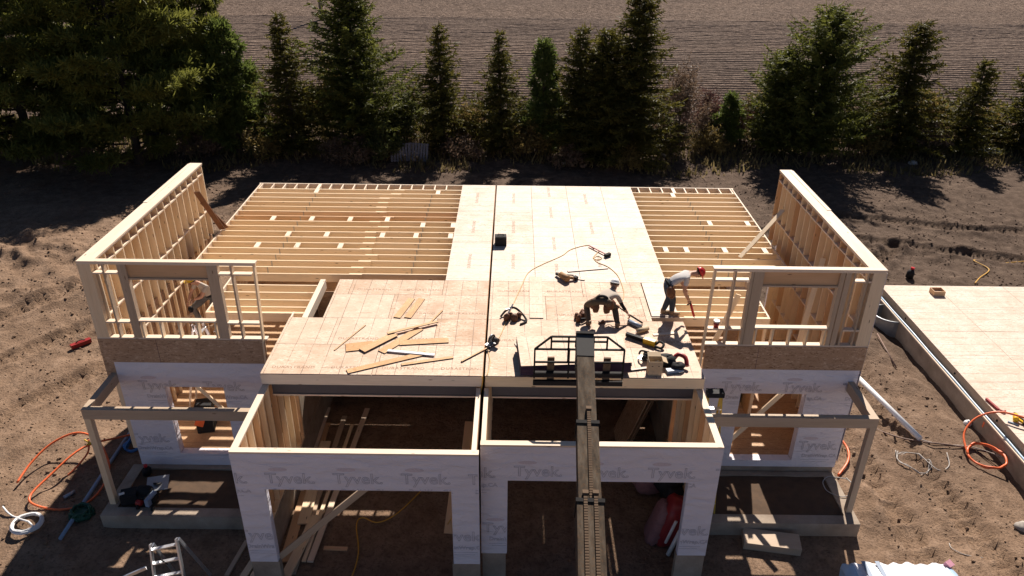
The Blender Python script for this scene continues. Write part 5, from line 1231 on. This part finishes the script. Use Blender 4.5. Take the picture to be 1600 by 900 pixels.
# wooden step in front of the right porch
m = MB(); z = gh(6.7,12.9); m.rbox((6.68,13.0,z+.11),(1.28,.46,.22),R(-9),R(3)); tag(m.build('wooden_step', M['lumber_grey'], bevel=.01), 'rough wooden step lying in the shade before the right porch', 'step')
# wrapped bundle at the bottom right
W = thing('wrapped_bundle', (9.1,11.6,GZ), 'white wrapped bundle with pale blue ends at the bottom right of the photo', 'bundle')
m = MB(); nu, nv = 40, 16
for i in range(nu):
    for j in range(nv):
        def pt(i, j):
            x = 7.85+2.45*i/nu; a = 2*math.pi*j/nv; c_, s_ = math.cos(a), math.sin(a); e = .45
            w = 1+.05*math.sin(i*1.3+j)+.04*math.sin(i*.5+2*j); pin = min(1, .75+.5*min(i, nu-i)/3)
            return (x, 11.55+.55*math.copysign(abs(c_)**e, c_)*w*pin, GZ+.26+.24*math.copysign(abs(s_)**e, s_)*w*pin)
        m.quad([pt(i,j),pt(i+1,j),pt(i+1,j+1),pt(i,j+1)], 0 if 3 < i < 37 else 1, smooth=True)
m.quad([pt(0,j) for j in range(nv)], 1); m.quad([pt(nu,j) for j in range(nv)], 1)
m.build('wrapping', [M['white_sheet'], M['pale_blue']], W)
for xx in (8.3, 8.6): q = MB(); q.box(xx, xx+.09, 11.4, 12.05, GZ+.505, GZ+.52); q.build('strap', M['blue_grey'], W)
m = MB(); m.rbox((10.2,12.0,GZ+.5),(.16,.14,.10),.5,.3); m.build('tag', M['pink'], W)
# boards by the left garage pier and in the left garage
def plank(p0, p1, w, t, label, mat='lumber', grp='planks in and beside the left garage'):
    m = MB(); m.beam(p0, p1, w, t); return tag(m.build('plank', M[mat]), label, 'plank', grp)
zf = GZ-.02
for i, (x0, y0, x1, y1, w, z, mt, lb) in enumerate([(-4.45,12.3,-4.62,17.3,.24,.03,'lumber_brown','widest reddish plank along the left garage wall'),(-4.30,13.4,-4.42,16.4,.28,.09,'lumber','short wide plank on top of the widest garage plank'),(-4.18,11.95,-4.15,17.6,.14,.05,'lumber_grey','greyish plank second from the left garage wall'),
    (-4.02,12.3,-3.85,17.2,.09,.05,'lumber','narrow plank in the middle of the garage planks'),(-3.86,12.25,-3.55,17.9,.14,.10,'lumber_pale','palest long plank on the right of the garage planks'),(-4.28,11.82,-4.02,13.6,.22,.14,'lumber','short thick plank end nearest the left garage opening'),(-4.6,14.5,-4.66,17.9,.09,.12,'lumber_pale','narrow pale plank beside the left garage studs')]):
    plank((x0,y0,zf+z),(x1,y1,zf+z+.02*(i % 2)), w, .04, lb, mt)
plank((-3.66,12.72,zf+.03),(-3.12,12.70,zf+.03), .10, .04, 'short block lying alone on the left garage floor', 'lumber_brown')
plank((-.82,13.2,zf+.03),(-.70,14.5,zf+.8), .26, .03, 'plank leaning on the party wall inside the left garage', 'lumber_brown')
plank((-.62,14.6,zf+.03),(-.5,16.2,zf+1.0), .22, .03, 'second plank leaning farther back on the party wall', 'lumber_brown')
for i, (x0,y0,x1,y1,lb) in enumerate([(-5.30,11.5,-5.02,13.0,'longest plank lying outside the left garage pier'),(-5.62,11.9,-5.48,12.9,'short plank left of the longest plank outside the pier'),(-5.12,11.3,-4.98,12.3,'plank right against the left garage pier')]):
    plank((x0,y0,gh(x0,y0)+.04),(x1,y1,gh(x1,y1)+.05), .16 if i == 0 else .10, .05, lb, 'lumber_grey' if i == 1 else 'lumber')
hose([(-1.25,15.4,zf),(-1.5,14.9,zf),(-2.1,13.9,zf),(-2.55,13.55,zf),(-2.95,13.7,zf),(-3.05,13.45,zf),(-2.85,12.6,zf),(-2.9,11.8,zf),(-3.2,11.2,zf)], .016, 'hose_yellow', 'yellow extension cord winding over the left garage floor', 'extension_cord', 'cord')
# right garage: leaning sheets, insulation, printed bag
for i, (x, lb) in enumerate([(4.05,'leaning dark sheet farthest left at the back of the right garage'),(4.28,'leaning dark sheet in the middle at the back of the right garage'),(4.48,'leaning dark sheet against the wall of the right garage')]):
    m = MB(); m.beam((x-.55, 16.6+.3*i, zf+.02), (x+.02, 16.5+.3*i, zf+1.9), 1.1, .02, (1,0,.3)); tag(m.build('leaning_sheet', M['osb_wall']), lb, 'sheet', 'sheets leaning in the right garage')
m = MB()
for k in range(5): m.blob((3.95+.05*random.random(),14.35+.12*k,zf+.85-.02*k),(.38,.2,.55),None,0,12,8,.08,.75)
tag(m.build('insulation_pack', M['dull_film']), 'pink insulation pack standing in the right garage', 'insulation')
m = MB(); m.blob((4.35,13.9,zf+1.15),(.33,.35,.3),None,0,12,8,.12,.8); m.blob((4.4,13.6,zf+.9),(.25,.25,.3),None,0,12,8,.12,.8); tag(m.build('dark_tarp', M['black']), 'dark tarp bundled on the pink and red packs in the right garage', 'tarp')
Bg = thing('insulation_bag', (4.35,13.1,zf), 'red and white printed insulation bag slumped behind the right garage pier', 'bag')
m = MB(); rb = Matrix.Rotation(R(16),3,'Y'); m.blob((4.32,13.1,zf+.62),(.30,.34,.66),rb,0,16,10,.06,.6); m.build('sack', M['red_print'], Bg)
m = MB(); m.blob((4.02,13.12,zf+.55),(.18,.30,.60),rb,0,14,9,.10,.7); m.build('clear_wrap', M['dull_film'], Bg)
m = MB(); stamp(m, text_mesh('Johns', .2, 0), (0,0,0), 0, None, 'XZ'); 
m = MB(); m.tube([(4.22,12.62,zf+.05),(4.44,12.7,zf+.7)], .05, 10); m.tube([(4.16,12.74,zf+.3),(4.34,12.76,zf+.95)], .035, 10); m.build('white_band', M['white_plastic'], Bg)
# black compressor inside the left window, gear inside the right one
Cp = thing('air_compressor', (-7.45,16.1,-3.37), 'black compressor with an orange panel inside the left doorway', 'compressor')
m = MB(); m.rbox((-7.42,16.15,-2.98),(.42,.5,.75),.2); m.build('housing', M['black'], Cp, bevel=.04)
m = MB(); m.rbox((-7.45,15.88,-2.95),(.22,.02,.35),.2,0,.4); m.build('panel', M['orange'], Cp)
m = MB(); m.tube([(-7.55,15.92,-3.32),(-7.50,15.92,-3.32)], .06, 12); m.build('wheel', M['black'], Cp)
Hg = thing('plastic_drum', (6.75,17.6,-3.37), 'black drum standing on the floor inside the right doorway', 'drum')
m = MB(); m.tube([(6.75,17.6,-3.37),(6.75,17.6,-2.9),(6.75,17.6,-2.2)], [.28,.31,.28], 18); m.build('body', M['black'], Hg); m = MB(); m.tube([(6.75,17.6,-2.2),(6.75,17.6,-2.12)], .3, 18); m.build('lid', M['black_steel'], Hg)
# pallets, log and debris by the trees
Pl = thing('pallet', (-5.55,40.6,GZ), 'grey weathered pallet leaning under the pointed spruce, facing left', 'pallet', 'pallets under the trees')
def pallet(par, c, rz, tilt):
    Mx = Matrix.Rotation(rz,3,'Z') @ Matrix.Rotation(tilt,3,'X'); P = lambda x,y,z: Vector(c)+Mx @ Vector((x,y,z))
    m = MB()
    for k in range(7): m.obox(P(-.48+.16*k,-.06,.5), (Mx.col[0],Mx.col[1],Mx.col[2]), (.12,.02,1.0))
    m.build('deck_boards', M['pallet'], par); m = MB()
    for zz in (.06,.5,.94): m.obox(P(0,0,zz), (Mx.col[0],Mx.col[1],Mx.col[2]), (1.1,.09,.05))
    m.build('stringers', M['pallet'], par)
zg = gh(-5.5,40.5); pallet(Pl, (-5.6,40.5,zg), .15, -.30)
Pl2 = thing('pallet', (-4.6,40.6,GZ), 'grey weathered pallet leaning beside its twin, facing right', 'pallet', 'pallets under the trees'); pallet(Pl2, (-4.65,40.55,zg), -.2, -.35)
m = MB(); z = gh(8.5,41.4); m.tube([(8.0,41.9,z+.1),(8.5,41.8,z+.25),(8.9,41.6,z+.28),(9.1,41.4,z+.1)], [.06,.1,.11,.08], 8, smooth_pts=3); tag(m.build('old_log', M['log']), 'pale weathered log in the weeds right of the central spruce', 'log')
m = MB(); z = gh(28.1,42.6)
for k in range(6): m.blob((28.1+random.uniform(-.5,.5),42.6+random.uniform(-.2,.2),z+.12+.2*random.random()),(.3,.14,.13),Matrix.Rotation(random.random()*3,3,'Z'),0,8,5,.3)
tag(m.build('plastic_debris', M['white_sheet']), 'crumpled white plastic sheet under the short spruce', 'debris')
for i, (x, y, r_, lb) in enumerate([(22.6,40.6,.2,'pale blue grey rock below the dark dense spruce'),(12.9,13.6,.16,'dark rock half buried near the wire tangle'),(13.2,12.9,.2,'largest dark rock at the lower right'),(3.4,40.3,.14,'pale stone at the foot of the slim young pine')]):
    m = MB(); m.blob((x,y,gh(x,y)+r_*.3),(r_*1.3,r_,r_*.7),None,0,10,7,.15); tag(m.build('rock', M['stone']), lb, 'rock', 'rocks on the soil')

# ------------------------------------------------------------------ camera, light, world
cam = bpy.data.cameras.new('camera'); co = bpy.data.objects.new('camera', cam); COL.objects.link(co); scene.camera = co
cam.sensor_width = 36; cam.lens = 36*1195.78/1600; cam.clip_end = 6000; cam.clip_start = .1
Rv, Dv, Fv = Vector((0.99993302,0.00509122,0.01039377)), Vector((0.01156807,-0.46769892,-0.88381214)), Vector((0.000361475,0.883873183,-0.467726485))
Mc = Matrix((Rv, -Dv, -Fv)).transposed().to_4x4(); Mc.translation = (.5828, 0, 9.4554+ZD); co.matrix_world = Mc
EL, AZ = R(42), R(13)
S = Vector((math.sin(AZ)*math.cos(EL), math.cos(AZ)*math.cos(EL), math.sin(EL)))
sl = bpy.data.lights.new('sun', 'SUN'); sl.energy = 5.0; sl.angle = R(.53); sl.color = (1, .905, .80)
so = bpy.data.objects.new('sun', sl); COL.objects.link(so); so.rotation_euler = S.to_track_quat('Z', 'Y').to_euler(); so.location = (0, 30, 40)
w = bpy.data.worlds.new('World'); scene.world = w; w.use_nodes = True
nt = w.node_tree; bg = nt.nodes['Background']; sky = nt.nodes.new('ShaderNodeTexSky'); sky.sky_type = 'NISHITA'; sky.sun_disc = False; sky.sun_elevation = EL; sky.sun_rotation = AZ
nt.links.new(sky.outputs[0], bg.inputs[0]); bg.inputs[1].default_value = .05; sky.altitude = 1500; sky.air_density = .6; sky.dust_density = .8; sky.ozone_density = .6
vs = scene.view_settings; vs.view_transform = 'Standard'; vs.look = 'None'; vs.exposure = 0.7; vs.gamma = 1; vs.use_curve_mapping = False
scene.cycles.max_bounces = 8; scene.cycles.diffuse_bounces = 6; scene.cycles.use_denoising = True
